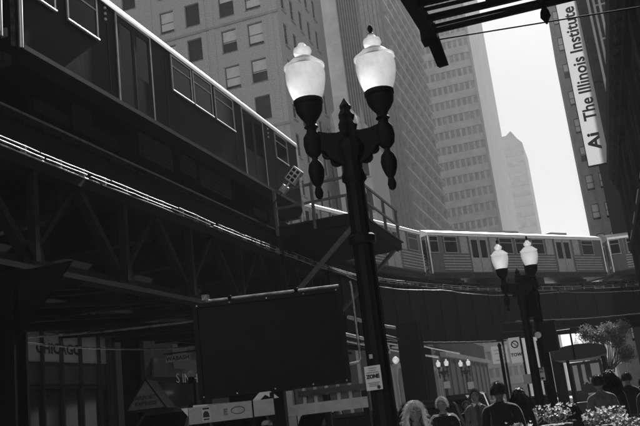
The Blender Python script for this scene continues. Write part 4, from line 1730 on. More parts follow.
# ------------------------------------------------------------------ vehicles
def vehicle(name, label, cat, loc, rz, L, W, H, paint, sedan=False, group='cars on the street'):
    """origin at ground, front towards local -y"""
    root = thing(name, label, cat, loc, rz, group)
    hood = H * (.60 if not sedan else .58)
    base = .28
    hw = W / 2
    # side outline (y from front to back)
    if sedan:
        belt = [(-L / 2, .62), (-L / 2 + .1, .74), (-L * .2, hood + .08), (-L * .06, hood + .12), (L * .32, hood + .14), (L / 2 - .08, hood + .08), (L / 2, .7)]
        roof = [(-L * .2, hood + .06), (-L * .05, H - .04), (L * .1, H), (L * .24, H - .06), (L * .4, hood + .1)]
    else:
        belt = [(-L / 2, .7), (-L / 2 + .08, hood - .1), (-L * .22, hood + .03), (-L * .1, hood + .06), (L * .4, hood + .06), (L / 2 - .04, hood), (L / 2, .75)]
        roof = [(-L * .23, hood + .02), (-L * .11, H - .06), (0, H), (L * .38, H - .02), (L * .47, hood + .03)]
    low = [(L / 2, base + .08), (L / 2 - .1, base), (-L / 2 + .1, base), (-L / 2, base + .08)]
    poly = belt + low
    b = MB()
    secs = [(-hw, .93), (-hw * .96, 1.0), (-hw * .5, 1.015), (hw * .5, 1.015), (hw * .96, 1.0), (hw, .93)]
    vsx, fs = [], []
    n = len(poly)
    for (x, k) in secs:
        for (y, z) in poly:
            vsx.append((x, y * (k if abs(x) == hw else 1.0), base + (z - base) * k))
    for i in range(len(secs) - 1):
        for j in range(n):
            fs.append((i * n + j, i * n + (j + 1) % n, (i + 1) * n + (j + 1) % n, (i + 1) * n + j))
    fs.append(tuple(range(n)))
    fs.append(tuple(range((len(secs) - 1) * n, len(secs) * n)))
    b.raw(vsx, fs)
    b.build('body', paint, root, True)
    # cabin: dark glass volume with painted roof and pillars
    t_ = .8
    b = MB()
    vsx = []
    for (x, k) in ((-hw * .94, 0), (hw * .94, 0)):
        for (y, z) in roof:
            f_ = (z - hood) / (H - hood)
            vsx.append((x * (1 - .2 * max(0, f_)), y, z - .03))
    n = len(roof)
    b.raw(vsx, [tuple(range(n)), tuple(range(2 * n - 1, n - 1, -1))] + [(j, j + 1, n + j + 1, n + j) for j in range(n - 1)] + [(n - 1, 0, n, 2 * n - 1)])
    b.build('greenhouse_glass', 'glass_dark', root)
    b = MB()
    rx = hw * .94 * .8 + .01
    ry0, ry1 = roof[1][0] - .02, roof[3][0] + .05
    b.raw([(-rx, ry0, roof[1][1] - .02), (rx, ry0, roof[1][1] - .02), (rx, ry1, roof[3][1] - .01), (-rx, ry1, roof[3][1] - .01),
           (-rx * .9, ry0 + .05, H + .02), (rx * .9, ry0 + .05, H + .02), (rx * .9, ry1 - .05, H + .02), (-rx * .9, ry1 - .05, H + .02)],
          [(0, 3, 2, 1), (4, 5, 6, 7), (0, 1, 5, 4), (1, 2, 6, 5), (2, 3, 7, 6), (3, 0, 4, 7)])
    b.build('roof', paint, root, True)
    for s in (-1, 1):
        for (p, q) in ((roof[0], roof[1]), (roof[4], roof[3]), ((.02, hood), (.0, H - .05))):
            b = MB()
            b.beam((s * (hw * .94 + .005), p[0], p[1] - .02), (s * (hw * .94 * .8 + .01), q[0], q[1] - .03), .07, .06)
            b.build('pillar', paint, root)
        b = MB()
        b.box(s * hw * .62 - .16, -L / 2 - .02, .62, s * hw * .62 + .16, -L / 2 + .12, .78)
        b.build('headlight', 'lamp_lens', root)
        b = MB()
        b.box(s * hw * .78 - .12, L / 2 - .1, .75, s * hw * .78 + .12, L / 2 + .02, .98)
        b.build('tail_light', 'red_lens', root)
        b = MB()
        b.box(min(s * hw, s * (hw + .2)), -L * .14, hood + .02, max(s * hw, s * (hw + .2)), -L * .14 + .1, hood + .17)
        b.build('mirror', paint, root)
        for yy in (-L * .31, L * .31):
            b = MB()
            b.lathe([(.2, -.11), (.34, -.1), (.34, .1), (.2, .11)], n=22)
            me = b.mesh('wheel', 'tyre')
            me.transform(Matrix.Translation((s * (hw - .1), yy, .34)) @ Matrix.Rotation(R(90), 4, 'Y'))
            wo = link('wheel', me, root)
            b = MB()
            b.lathe([(.2, -.1), (.2, .1), (.06, .125)], n=14)
            me = b.mesh('rim', 'chrome')
            me.transform(Matrix.Translation((s * (hw - .1) + s * .01, yy, .34)) @ Matrix.Rotation(R(90 * s), 4, 'Y'))
            link('rim', me, wo)
    b = MB()
    b.box(-hw * .35, -L / 2 - .012, .55, hw * .35, -L / 2 + .05, .75)
    b.build('grille', 'car_rubber', root)
    return root


RZ = -.13
vehicle('parked_suv', 'black sport utility vehicle behind the fair-haired people', 'car', (-4.75, 25.5, RZ), R(3), 4.7, 1.9, 1.85, 'paint_black')
vehicle('sedan_car', 'white sedan crossing behind the broad-backed person', 'car', (-5.1, 42, RZ), R(62), 4.7, 1.8, 1.5, 'paint_white', True)
vehicle('sedan_car', 'white car with sunlit roof left of the black vehicle', 'car', (-7.6, 38, RZ), R(10), 4.6, 1.8, 1.55, 'paint_white', True)
vehicle('sedan_car', 'pale car further back in the sunlit traffic', 'car', (-6.8, 52, RZ), R(5), 4.6, 1.8, 1.5, 'paint_white', True)
vehicle('sedan_car', 'dark sedan roof right below the message board', 'car', (-5.6, 18.6, RZ), R(20), 4.7, 1.85, 1.72, 'paint_black', True)
vehicle('sedan_car', 'dark car partly behind the large lamp post', 'car', (-4.3, 20.5, RZ), R(8), 4.7, 1.85, 1.7, 'paint_black', True)
vehicle('sedan_car', 'grey sedan between the message board and lamp post in the traffic', 'car', (-9.2, 31, RZ), R(8), 4.6, 1.8, 1.6, 'paint_grey', True)
for i, (x, y, rz_, pt, sd_, lab) in enumerate(((-5.4, 33, 4, 'paint_black', False, 'black vehicle behind the person with the tie'), (-3.9, 47, 8, 'paint_grey', True, 'grey car in the bright street beyond the tow zone sign'),
                                            (-9.8, 44, 3, 'paint_white', False, 'white van-like car below the distant lamps'), (-6.3, 66, 0, 'paint_white', True, 'far white car in the middle of the street'), (-9.6, 62, 0, 'paint_black', True, 'far black car on the left of the street'),
                                            (-12.5, 36, 6, 'paint_black', False, 'black vehicle below the arches'), (-4.2, 84, 0, 'paint_white', True, 'farthest pale car in the street'))):
    vehicle('sedan_car' if sd_ else 'parked_suv', lab, 'car', (x, y, RZ), R(rz_), 4.6, 1.85, 1.5 if sd_ else 1.95, pt, sd_)
cab = vehicle('airport_van', 'dark van with a triangular roof sign under the railway', 'van', (-9.46, 17.6, RZ), R(-15), 5.0, 1.95, 2.3, 'paint_grey', group=None)
topper = thing('roof_sign', 'triangular roof advertisement standing on the dark van', 'sign', (-9.62, 16.25, 2.2), world=True)
b = MB()
tb = [Vector((-10.05, 16.1, 2.2)), Vector((-9.2, 16.37, 2.2)), Vector((-9.6, 16.23, 2.86))]
b.prism(tb, (-.35, 1.1, 0))
b.build('panel', 'sign_dull', topper)
e4 = (tb[1] - tb[0]).normalized()
n4 = Vector((e4.y, -e4.x, 0))
b = MB()
for i in range(3):
    b.beam(tb[i] + n4 * .015, tb[(i + 1) % 3] + n4 * .015, .03, .035, n4)
b.build('edge_trim', 'steel_grey', topper)
cc = (tb[0] + tb[1]) / 2 + n4 * .012
put_text('AIRPORT', .11, 'ink', topper, cc + up_ * .26, e4, (0, 0, 1), .003)
put_text('EXPRESS', .11, 'ink', topper, cc + up_ * .13, e4, (0, 0, 1), .003, 1.15)

# ------------------------------------------------------------------ shelter, tree, planters
shl = thing('street_shelter', 'dark pavement shelter with a rounded roof and poster panes', 'shelter', (-.8, 32, 0), world=True)
prof = []
for k in range(15):
    a = math.pi * k / 14
    prof.append((-.82 - .98 * math.cos(a), 2.74 + .34 * math.sin(a) ** .7))
for k in range(1, 14):
    a = math.pi * k / 14
    prof.append((-.82 + .98 * math.cos(a), 2.74 - .2 * math.sin(a) ** .6))
b = MB()
b.prism([(x, 31.2, z) for (x, z) in prof], (0, 3.3, 0))
b.build('roof', 'awning', shl)
for (x, y) in ((-1.62, 31.45), (-.02, 31.45), (-1.62, 34.3), (-.02, 34.3), (-1.25, 31.45)):
    b = MB()
    b.box(x - .06, y - .06, 0, x + .06, y + .06, 2.56)
    b.build('post', 'cast_iron', shl)
b = MB()
b.box(-1.2, 31.46, 1.05, -.1, 31.5, 2.45)
pnl = b.build('poster_panel', 'shop_panel', shl)
put_text('ANC', .3, 'white_paint', shl, (-.5, 31.45, 1.75), (1, 0, 0), (0, 0, 1), .006)
for (x, w_, z, h_) in ((-1.12, .16, 1.9, .9), (-.82, .12, 2.05, .6), (-.5, .3, 2.12, .45), (-.75, .6, 1.3, .06), (-.75, .6, 1.2, .05)):
    b = MB()
    b.box(x, 31.45, z - h_ / 2, x + w_, 31.458, z + h_ / 2)
    b.build('poster_print', 'white_paint', pnl)
b = MB()
b.box(-1.2, 31.47, .1, -.1, 31.5, 1.04)
b.build('lower_panel', 'shop_panel', shl)


def tree(name, label, base, h, cr, cz, n, seed, cat='tree', leaf=.16, group=None):
    rr = random.Random(seed)
    t = thing(name, label, cat, base, group=group)
    b = MB()
    b.tube([(0, 0, -.1), (.03, .02, cz * .35), (-.02, .05, cz * .75), (.05, 0, cz + cr * .5)], [.11, .09, .07, .03], 8)
    tips = []
    for k in range(16):
        a = rr.uniform(0, 6.28)
        e = Vector((math.cos(a) * cr * rr.uniform(.3, 1.0), math.sin(a) * cr * rr.uniform(.3, 1.0), cz + rr.uniform(-.75, .95) * cr))
        m_ = Vector((e.x * .35, e.y * .35, cz * .7 + rr.uniform(-.1, .4)))
        b.tube([(0, 0, cz * rr.uniform(.45, .8)), m_, e], [.05, .035, .012], 6)
        tips.append(e)
    b.build('trunk', 'bark', t, True)
    for j, mt in enumerate(('leaf_a', 'leaf_b')):
        b = MB()
        for k in range(n):
            # clumped
            c = tips[rr.randrange(len(tips))]
            d = Vector((rr.gauss(0, 1), rr.gauss(0, 1), rr.gauss(0, 1))).normalized() * rr.random() ** .5 * cr * rr.choice((.22, .3, .42))
            p = c + d
            q = Vector((rr.gauss(0, 1), rr.gauss(0, 1), rr.gauss(0, 1))).normalized()
            s_ = q.orthogonal().normalized()
            l = leaf * rr.uniform(.6, 1.3)
            b.face([p - q * l * .5, p + s_ * l * .28, p + q * l * .5, p - s_ * l * .28])
        o = b.build('crown', mt, t)
        o['kind'] = 'stuff'
    return t


tree('street_tree', 'small leafy street tree glittering behind the shelter', (.1, 44.0, 0), 5, 1.2, 3.1, 5200, 5, leaf=.13)


def planter(name, label, x, y, L, W, H, n, seed, box=True, group='flower planters', top=None):
    rr = random.Random(seed)
    t = thing(name, label, 'planter', (x, y, 0), group=group)
    b = MB()
    if box:
        b.prism([(-L / 2 + .05, -W / 2 + .04, 0), (L / 2 - .05, -W / 2 + .04, 0), (L / 2, -W / 2, H), (-L / 2, -W / 2, H)], (0, W, 0))
        b.box(-L / 2 - .04, -W / 2 - .04, H - .08, L / 2 + .04, W / 2 + .04, H + .015)
    else:
        b.lathe([(.16, 0), (.13, .05), (.1, .15), (.1, H - .45), (.16, H - .35), (.26, H - .1), (.3, H), (.25, H + .01)], n=18)
    b.build('box' if box else 'urn', 'planter', t)
    b = MB()
    for k in range(n * 4):
        if box:
            p = Vector((rr.uniform(-L / 2, L / 2), rr.uniform(-W / 2, W / 2), H + rr.random() * .2))
        else:
            a = rr.uniform(0, 6.28)
            q = rr.random() ** .5 * .32
            p = Vector((q * math.cos(a), q * math.sin(a), H + rr.random() * .26))
        d = Vector((rr.gauss(0, 1), rr.gauss(0, 1), rr.gauss(.4, .8))).normalized()
        s_ = d.orthogonal().normalized()
        l = rr.uniform(.04, .09)
        b.face([p, p + d * l * .5 + s_ * l * .25, p + d * l, p + d * l * .5 - s_ * l * .25])
    o = b.build('leaves', 'leaf_bed', t)
    o['kind'] = 'stuff'
    b = MB()
    for k in range(n * 2):
        if box:
            p = Vector((rr.uniform(-L / 2 - .05, L / 2 + .05), rr.uniform(-W / 2, W / 2), H + .04 + rr.random() * (.1 + .14 * abs(math.sin(k * 1.7)))))
        else:
            a = rr.uniform(0, 6.28)
            q = rr.random() ** .5 * .34
            p = Vector((q * math.cos(a), q * math.sin(a), H + .12 + rr.random() * .22))
        d = Vector((rr.gauss(0, .5), rr.gauss(0, .5) - .3, 1)).normalized()
        s_ = d.orthogonal().normalized()
        u_ = d.cross(s_)
        r_ = rr.uniform(.016, .032)
        for m_ in range(5):
            a = 6.283 * m_ / 5
            e = s_ * math.cos(a) + u_ * math.sin(a)
            f2 = s_ * math.cos(a + .63) + u_ * math.sin(a + .63)
            g2 = s_ * math.cos(a - .63) + u_ * math.sin(a - .63)
            b.face([p, p + g2 * r_ * .7 + d * .01, p + e * r_ * 1.25 + d * .02, p + f2 * r_ * .7 + d * .01])
    o = b.build('blossoms', 'petal', t)
    o['kind'] = 'stuff'
    return t


planter('flower_planter', 'pale blossoms in a narrow tall planter in front of the broad-backed person', -1.17, 10.75, .24, .24, 1.0, 34, 11)
planter('flower_urn', 'pale blossoms in a slim urn beside the signal mast', -.98, 14.9, .6, .6, 1.02, 45, 12, box=False)
planter('flower_planter', 'dark planter box of blossoms before the light grey shirt', -.14, 13.0, .5, .3, 1.0, 60, 13)
planter('flower_planter', 'blossom bed cut off by the lower right corner', .3, 12.0, .62, .3, .9, 110, 14)

# ------------------------------------------------------------------ people
def skin_mesh(verts, edges, rad, sub=2, root=0):
    me = bpy.data.meshes.new('sk')
    me.from_pydata(verts, edges, [])
    ob = bpy.data.objects.new('sk', me)
    TMP.collection.objects.link(ob)
    md = ob.modifiers.new('skin', 'SKIN')
    md.use_smooth_shade = True
    for i, v in enumerate(me.skin_vertices[0].data):
        r_ = rad[i]
        v.radius = r_ if isinstance(r_, tuple) else (r_, r_)
        v.use_root = (i == root)
    ms = ob.modifiers.new('sub', 'SUBSURF')
    ms.levels = sub
    return bake(ob)


def head_mesh(cx, cy, cz, h, seed=0):
    """head of height h facing -y, centre at (cx,cy,cz)"""
    b = MB()
    n, m_ = 28, 20
    vsx = []
    hw_, hd_, hh = h * .335, h * .42, h * .5
    for i in range(m_ + 1):
        ph = math.pi * i / m_
        for k in range(n):
            a = 2 * math.pi * k / n
            x, y, z = math.sin(ph) * math.cos(a), math.sin(ph) * math.sin(a), math.cos(ph)
            px, py, pz = x * hw_, y * hd_, z * hh
            if z < 0:                                   # jaw narrows, chin comes forward
                px *= 1 - .34 * (-z) ** 1.4
                if y < 0:
                    py *= 1 - .1 * (-z)
                else:
                    py *= 1 - .42 * (-z)
            if y < 0:
                fr = max(0, -y)
                # brow, eye sockets, cheek
                py -= h * .022 * math.exp(-((z - .17) / .07) ** 2) * fr
                for sx in (-1, 1):
                    py += h * .05 * math.exp(-((x - sx * .38) / .17) ** 2 - ((z - .02) / .1) ** 2)
                # nose
                nw = .1 + .05 * max(0, (.05 - z))
                py -= h * .10 * math.exp(-(x / nw) ** 2) * max(0, min(1, (.12 - z) / .4)) * (1 if z > -.3 else math.exp(-((z + .3) / .05) ** 2))
                # lips and chin
                py -= h * .03 * math.exp(-((z + .5) / .07) ** 2 - (x / .22) ** 2)
                py += h * .02 * math.exp(-((z + .52) / .018) ** 2 - (x / .2) ** 2)
                py -= h * .03 * math.exp(-((z + .8) / .14) ** 2 - (x / .25) ** 2)
            vsx.append((cx + px, cy + py, cz + pz))
    fs = []
    for i in range(m_):
        for k in range(n):
            fs.append((i * n + k, i * n + (k + 1) % n, (i + 1) * n + (k + 1) % n, (i + 1) * n + k))
    b.raw(vsx, fs)
    for s in (-1, 1):                                    # ears
        b.lathe([(.01 * 1, -.03), (.018, -.02), (.022, 0), (.02, .02), (.008, .034)], (cx + s * (hw_ + .004), cy + .012, cz - h * .02), 8)
    return b


def person(label, loc, face, H, top, bottom, skin='skin', hair='hair_dark', style='short', arms='down', stride=.12, build=1.0, turn=0.0, extra=None, group='people on the pavement', shirt_long=True):
    """face: heading angle the person looks to (0 = towards -y, i.e. towards the viewer)"""
    root = thing('person', label, 'person', loc, face, group)
    k = H / 1.75
    W = build
    V, E_, Rd = [], [], []

    def add(p, r, par=None):
        V.append(tuple(c * k for c in p))
        Rd.append(tuple(q * k for q in r) if isinstance(r, tuple) else r * k)
        if par is not None:
            E_.append((par, len(V) - 1))
        return len(V) - 1
    pel = add((0, 0, .95), (.14 * W, .115 * W))
    wst = add((0, .005, 1.08), (.14 * W, .115 * W), pel)
    chs = add((0, .0, 1.27), (.15 * W, .118 * W), wst)
    shd = add((0, .01, 1.41), (.115 * W, .085 * W), chs)
    nck = add((0, .005, 1.49), .058, shd)
    hd0 = add((0, -.005, 1.56), .055, nck)
    hands = []
    for s in (-1, 1):
        hip = add((s * .1 * W, 0, .88), .095 * W, pel)
        kn = add((s * .105 * W, -.02 - s * stride * .35, .5), .062, hip)
        an = add((s * .11 * W, .02 - s * stride, .1), .042, kn)
        add((s * .115 * W, -.13 - s * stride, .04), .036, an)
        sh = add((s * .16 * W, .01, 1.395), .058 * W, shd)
        if arms == 'fold' or (arms == 'bend' and s > 0):
            el = add((s * .215 * W, .0, 1.12), .044 * W, sh)
            wr = add((s * .14, -.22, 1.13), .03, el)
            hd = Vector((s * -.7, -.5, 0)).normalized()
        else:
            el = add((s * .205 * W, .03, 1.12), .044 * W, sh)
            wr = add((s * .215 * W, -.05 + s * stride * .5, .87), .031, el)
            hd = Vector((0, -.15, -1)).normalized()
        pm = Vector(V[wr]) / k + hd * .06
        pv = add(tuple(pm), (.034, .022), wr)
        side = Vector((0, -1, 0)) if abs(hd.z) > .5 else Vector((0, 0, 1))
        for j, ln in enumerate((.065, .078, .083, .075, .058)):
            off = side * ((2 - j) * .016 + .006)
            if j == 0:
                b0 = pm + side * .03 - hd * .02
                d1 = (hd + side * .8).normalized()
            else:
                b0 = pm + off + hd * .02
                d1 = hd
            f1 = add(tuple(b0 + d1 * ln * .5), .0095, pv)
            add(tuple(b0 + d1 * ln + Vector((-s * .015, -.012, 0))), .008, f1)
    me0 = skin_mesh(V, E_, Rd, 2, pel)
    hh = .235 * k
    hz = H - hh * .5
    hb = head_mesh(0, -.012 * k, hz, hh)
    hm = hb.mesh('hd', 'skin')
    if turn:
        T = Matrix.Translation((0, 0, 0)) @ Matrix.Rotation(turn, 4, 'Z')
        hm.transform(T)
    bm = bmesh.new()
    bm.from_mesh(me0)
    bm.from_mesh(hm)
    me = bpy.data.meshes.new('body')
    bm.to_mesh(me)
    bm.free()
    ob = bpy.data.objects.new('tmp', me)
    TMP.collection.objects.link(ob)
    md = ob.modifiers.new('r', 'REMESH')
    md.mode = 'VOXEL'
    md.voxel_size = .0095 * k
    sm = ob.modifiers.new('s', 'SMOOTH')
    sm.factor = .4
    sm.iterations = 2
    bd = bake(ob)
    bd.materials.clear()
    for nm in (skin, top, bottom, 'shoe'):
        bd.materials.append(MATS[nm])
    rs = random.Random(int(H * 1000))
    palms = [Vector(V[q]) / k for q in range(7, len(V)) if isinstance(Rd[q], tuple)]
    for p in bd.polygons:
        c = p.center / k
        z, x = c.z, abs(c.x)
        handish = any((c - q).length < .1 for q in palms)
        if z > 1.485 + .03 * (c.y < 0) * -1:
            i = 0
        elif handish and not (z > 1.2):
            i = 0
        elif not shirt_long and x > .16 * W and z < 1.2:
            i = 0
        elif z > .93 or x > .165 * W:
            i = 1
        elif z > .075:
            i = 2
        else:
            i = 3
        p.material_index = i
    # cloth folds: gentle noise displacement on clothing only
    nv = len(bd.vertices)
    skin_v = bytearray(nv)
    for p in bd.polygons:
        if p.material_index in (0, 3):
            for v in p.vertices:
                skin_v[v] = 1
    cos, nos = [0.0] * (nv * 3), [0.0] * (nv * 3)
    bd.vertices.foreach_get('co', cos)
    bd.vertex_normals.foreach_get('vector', nos)
    for i in range(nv):
        if not skin_v[i]:
            c = Vector(cos[3 * i:3 * i + 3])
            d = .007 + .011 * (noise.noise(Vector((c.x * 9, c.y * 9, c.z * 5 + H * 7))) + .4 * noise.noise(c * 17))
            for j in range(3):
                cos[3 * i + j] += nos[3 * i + j] * d
    bd.vertices.foreach_set('co', cos)
    bd.update()
    bd.polygons.foreach_set('use_smooth', [True] * len(bd.polygons))
    bo = link('body', bd, root)
    Tn = Matrix.Rotation(turn, 4, 'Z')
    for s in (-1, 1):
        b = MB()
        b.lathe([(.002, -.0075), (.007, -.005), (.009, 0), (.007, .005), (.002, .0075)], (0, 0, 0), 10)
        ey = b.mesh('eye', 'eye_dark', True)
        ey.transform(Matrix.Diagonal((1.25, 1, .6, 1)))
        ey.transform(Tn @ Matrix.Translation((s * .0335 * k, -.012 * k - hh * .36, hz + .008)))
        link('eye', ey, root)
    b = MB()
    b.box(-.021 * k, -.012 * k - hh * .435, hz - hh * .262, .021 * k, -.012 * k - hh * .4, hz - hh * .25)
    mo = b.mesh('mouth', 'skin_dark')
    mo.transform(Tn)
    link('mouth', mo, root)
    for s in (-1, 1):
        b = MB()
        b.prism([(s * .016 * k, -.012 * k - hh * .395, hz + hh * .075), (s * .05 * k, -.012 * k - hh * .37, hz + hh * .085), (s * .05 * k, -.012 * k - hh * .37, hz + hh * .1), (s * .016 * k, -.012 * k - hh * .4, hz + hh * .1)], (0, -.008, 0))
        bw_ = b.mesh('eyebrow', hair)
        bw_.transform(Tn)
        link('eyebrow', bw_, root)
    b = MB()
    b.tube([(.072 * k * math.cos(a), .004 * k + .066 * k * math.sin(a), (1.482 + .012 * math.sin(a)) * k) for a in [R(20 * q) for q in range(19)]], .013 * k, 6)
    b.build('neckline', top, root, True)
    # hair
    rr = random.Random(int(H * 977))
    b = MB()
    vsx, fs = [], []
    n, m_ = 44, 22
    th = {'short': .012, 'bald': .004, 'long': .03, 'frizz': .012, 'bun': .016}[style] * k
    fz = {'short': 0, 'bald': .02, 'long': -.02, 'frizz': -.02, 'bun': 0}[style]
    for i in range(m_ + 1):
        for j in range(n):
            a = 2 * math.pi * j / n
            front = max(0, -math.sin(a))
            lim = R(108) - R(58) * front ** .8 if style in ('short', 'bald', 'bun') else R(150) - R(92) * front ** .5
            ph = lim * i / m_
            x, y, z = math.sin(ph) * math.cos(a), math.sin(ph) * math.sin(a), math.cos(ph)
            jj = th * (1.15 + .6 * noise.noise(Vector((x * 4, y * 4, z * 4 + H * 5))) + .55 * noise.noise(Vector((x * 13, y * 13, z * 9 + H * 3)))) * (.5 if (i == m_ and style in ('short', 'bald')) else 1)
            vsx.append((x * (hh * .335 + jj), -.012 * k + y * (hh * .42 + jj), hz + z * (hh * .5 + jj)))
    for i in range(m_):
        for j in range(n):
            fs.append((i * n + j, i * n + (j + 1) % n, (i + 1) * n + (j + 1) % n, (i + 1) * n + j))
    b.raw(vsx, fs)
    ns = {'short': 1400, 'bald': 60, 'long': 1200, 'frizz': 2200, 'bun': 900}[style]
    for q in range(ns):
        a = rr.uniform(0, 6.283)
        front = max(0, -math.sin(a))
        lim = (R(105) - R(55) * front) if style in ('short', 'bald', 'bun') else (R(125) - R(70) * front)
        ph = lim * math.sqrt(rr.random())
        nrm_ = Vector((math.sin(ph) * math.cos(a), math.sin(ph) * math.sin(a), math.cos(ph)))
        p0 = Vector((nrm_.x * (hh * .335 + th), -.012 * k + nrm_.y * (hh * .42 + th), hz + nrm_.z * (hh * .5 + th)))
        if style in ('long', 'frizz'):
            dn = Vector((nrm_.x * .5, nrm_.y * .5 + .15, -.8))
            L_ = rr.uniform(.1, .24) * k
            if style == 'frizz':
                dn = (nrm_ * .45 + Vector((rr.gauss(0, .5), rr.gauss(0, .5), -.5)))
                L_ = rr.uniform(.02, .075) * k
        else:
            dn = nrm_ * .35 + Vector((rr.gauss(0, .3), rr.gauss(.2, .3), -.2))
            L_ = rr.uniform(.014, .04) * k
        dn.normalize()
        p1_ = p0 + dn * L_ * .5 + nrm_ * .006
        p2_ = p0 + dn * L_ + Vector((0, 0, -L_ * .25)) + Vector((rr.gauss(0, .006), rr.gauss(0, .006), 0))
        sd_ = dn.orthogonal().normalized() * (.0016 if style != 'long' else .003)
        b.face([p0 - sd_, p0 + sd_, p1_ + sd_, p1_ - sd_])
        b.face([p1_ - sd_, p1_ + sd_, p2_])
    if style in ('long', 'frizz'):
        # hanging mass at sides and back
        for q in range(26):
            a = R(-28) + R(236) * q / 25
            x, y = math.cos(a), math.sin(a)
            p0 = Vector((x * hh * .36, -.012 * k + y * hh * .43, hz + hh * .12))
            pts = [p0]
            for t_ in range(1, 6):
                pts.append(p0 + Vector((x * .012 * t_ * .6 + rr.gauss(0, .004), y * .02 * t_ * .5 + rr.gauss(0, .004), -.052 * t_ * k)))
            b.tube(pts, [.013, .016, .016, .015, .012, .004], 6)
            for m_ in range(34):
                c = pts[rr.randrange(5)] + Vector((x, y, 0)) * .018
                dd = Vector((x * rr.uniform(0, .9) + rr.gauss(0, .35), y * rr.uniform(0, .9) + rr.gauss(0, .35), rr.uniform(-1.3, -.2))).normalized()
                l_ = rr.uniform(.03, .1) * k
                w3 = dd.orthogonal().normalized() * .0018
                e_ = c + dd * l_ * .55 + Vector((x, y, 0)) * .008
                b.face([c - w3, c + w3, e_ + w3, e_ - w3])
                b.face([e_ - w3, e_ + w3, c + dd * l_ + Vector((0, 0, -.01))])
    if style == 'bun':
        b.lathe([(.005, -.035), (.03, -.02), (.038, 0), (.03, .02), (.005, .035)], (0, hh * .5, hz + hh * .1), 12)
    hme = b.mesh('hair', hair, True)
    hme.transform(Tn)
    link('hair', hme, root)
    if extra == 'tie':
        b = MB()
        b.prism([(-.028 * k, -.135 * k, 1.43 * k), (.028 * k, -.135 * k, 1.43 * k), (.036 * k, -.16 * k, 1.05 * k), (0, -.155 * k, 1.0 * k), (-.036 * k, -.16 * k, 1.05 * k)], (0, .03, 0))
        b.build('tie', 'ink', root)
        b = MB()
        for s in (-1, 1):
            b.prism([(s * .01, -.1 * k, 1.475 * k), (s * .075 * k, -.05 * k, 1.5 * k), (s * .065 * k, -.1 * k, 1.42 * k)], (0, -.03, 0))
        b.build('collar', 'cloth_white', root)
    if extra == 'straps':
        for s in (-1, 1):
            b = MB()
            pts = [(s * .07 * k, -.06 * k, 1.475 * k), (s * .15 * W * k, -.03 * k, 1.475 * k), (s * .2 * W * k, -.02 * k, 1.43 * k), (s * .235 * W * k, 0, 1.35 * k)]
            b.tube(pts, .011, 6)
            b.build('shoulder_piping', 'cloth_white', root)
    if extra == 'cap':
        b = MB()
        b.lathe([(hh * .44, 0), (hh * .43, hh * .12), (hh * .36, hh * .26), (hh * .2, hh * .34), (.005, hh * .36)], (0, -.005, hz + hh * .2), 18)
        b.prism([(-hh * .3, -hh * .35, hz + hh * .2), (hh * .3, -hh * .35, hz + hh * .2), (hh * .2, -hh * .8, hz + hh * .15), (-hh * .2, -hh * .8, hz + hh * .15)], (0, 0, .012))
        b.build('cap', 'cloth_white', root, True)
    return root


TOV = math.atan2(0, 1)


def toward(x, y):
    """heading so that the face (-y) points to the viewer at the origin"""
    return math.atan2(x, -y) * 1 + math.pi if False else math.atan2(-x, y) * -1 * -1


def face_cam(x, y, off=0):
    # rotate -y to point from (x,y) to the viewer
    return math.atan2(-y, -x) + math.pi / 2 + off


person('woman with bright frizzy fair hair, nearest the viewer', (-1.97, 8.7, 0), face_cam(-1.94, 8.6, R(10)), 1.645, 'cloth_mid', 'trouser', hair='hair_pale', style='frizz', build=.88)
person('older person with short white hair and white piping on a dark top', (-2.56, 13.35, 0), face_cam(-2.54, 13.3, R(-12)), 1.68, 'cloth_black', 'trouser', hair='hair_pale', style='short', build=1.08, arms='bend', extra='straps', shirt_long=False)
person('person in grey shirt and dark tie walking this way', (-2.5, 16.5, 0), face_cam(-2.49, 16.4, R(8)), 1.78, 'cloth_grey', 'trouser', style='short', extra='tie')
person('broad-shouldered person in black seen from behind', (-1.42, 11.5, 0), face_cam(-1.4, 11.4, R(172)), 1.775, 'cloth_black', 'trouser', skin='skin_dark', style='short', build=1.2)
person('long dark-haired person in black walking away beside the slim pole', (-1.33, 13.2, 0), face_cam(-1.3, 13.1, R(190)), 1.65, 'cloth_black', 'trouser', style='long', build=.88)
person('person in light grey shirt seen from behind by the planters', (-.15, 14.05, 0), face_cam(-.1, 14, R(200)), 1.73, 'cloth_grey', 'trouser', style='short', build=1.12)
person('long-haired person in dark top beside the light grey shirt', (.03, 15.6, 0), face_cam(0, 15.6, R(180)), 1.79, 'cloth_black', 'trouser', hair='hair_dark', style='long', build=.9)
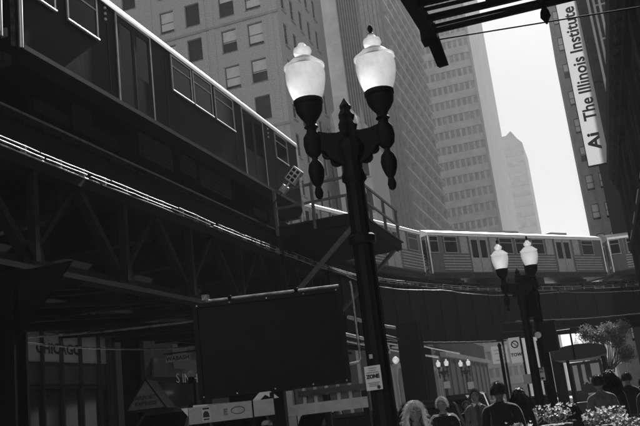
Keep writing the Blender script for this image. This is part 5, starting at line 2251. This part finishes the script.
person('slim person in dark tee shirt walking away near the right edge', (.37, 18.5, 0), face_cam(.37, 18.5, R(176)), 1.76, 'cloth_black', 'trouser', style='short', shirt_long=False)
person('dark figure cut off by the right edge', (.62, 16.6, 0), face_cam(.6, 16.4, R(180)), 1.62, 'cloth_mid', 'trouser', style='bun', build=.95)
person('small distant figure between the long hair and the tee shirt', (.2, 21, 0), face_cam(.2, 21, R(0)), 1.7, 'cloth_mid', 'trouser', style='short')
person('short dark-haired person low among the blossoms', (-.72, 17.0, 0), face_cam(-.7, 17, R(170)), 1.27, 'cloth_black', 'trouser', style='long', build=.85)
person('person in a pale cap below the barricade', (-6.0, 14.3, RZ), face_cam(-6, 14.3, R(60)), 1.78, 'cloth_mid', 'trouser', style='short', extra='cap')

for i, (x, y, h_, tp, st_, fz, lab) in enumerate(((-2.3, 23.5, 1.74, 'cloth_mid', 'short', 0, 'walker in the gap between the broad back and the slim pole'), (-3.4, 20.8, 1.7, 'cloth_black', 'short', 10, 'walker behind the shoulder of the person with the tie'),
                                               (.95, 25, 1.72, 'cloth_black', 'short', 180, 'distant walker in front of the right wall'), (-.2, 27, 1.68, 'cloth_grey', 'long', 0, 'distant walker beside the shelter'), (-6.9, 27.5, 1.75, 'cloth_mid', 'short', 30, 'distant walker crossing left of the black vehicle'))):
    person(lab, (x, y, 0 if x > -3 else RZ), face_cam(x, y, R(fz)), h_, tp, 'trouser', style=st_)

# ------------------------------------------------------------------ haze
hz_ = MB()
hz_.box(-75, -64, -1.13, 60, 420, 131)
ho = hz_.build('haze', [])
hm_ = bpy.data.materials.new('haze')
hm_.use_nodes = True
t = hm_.node_tree
t.nodes.clear()
o_ = t.nodes.new('ShaderNodeOutputMaterial')
v_ = t.nodes.new('ShaderNodeVolumePrincipled')
v_.inputs['Color'].default_value = (.9, .9, .9, 1)
v_.inputs['Density'].default_value = 0.00036
v_.inputs['Anisotropy'].default_value = 0.35
t.links.new(v_.outputs[0], o_.inputs['Volume'])
ho.data.materials.append(hm_)
ho['kind'] = 'stuff'
bpy.data.scenes.remove(TMP)
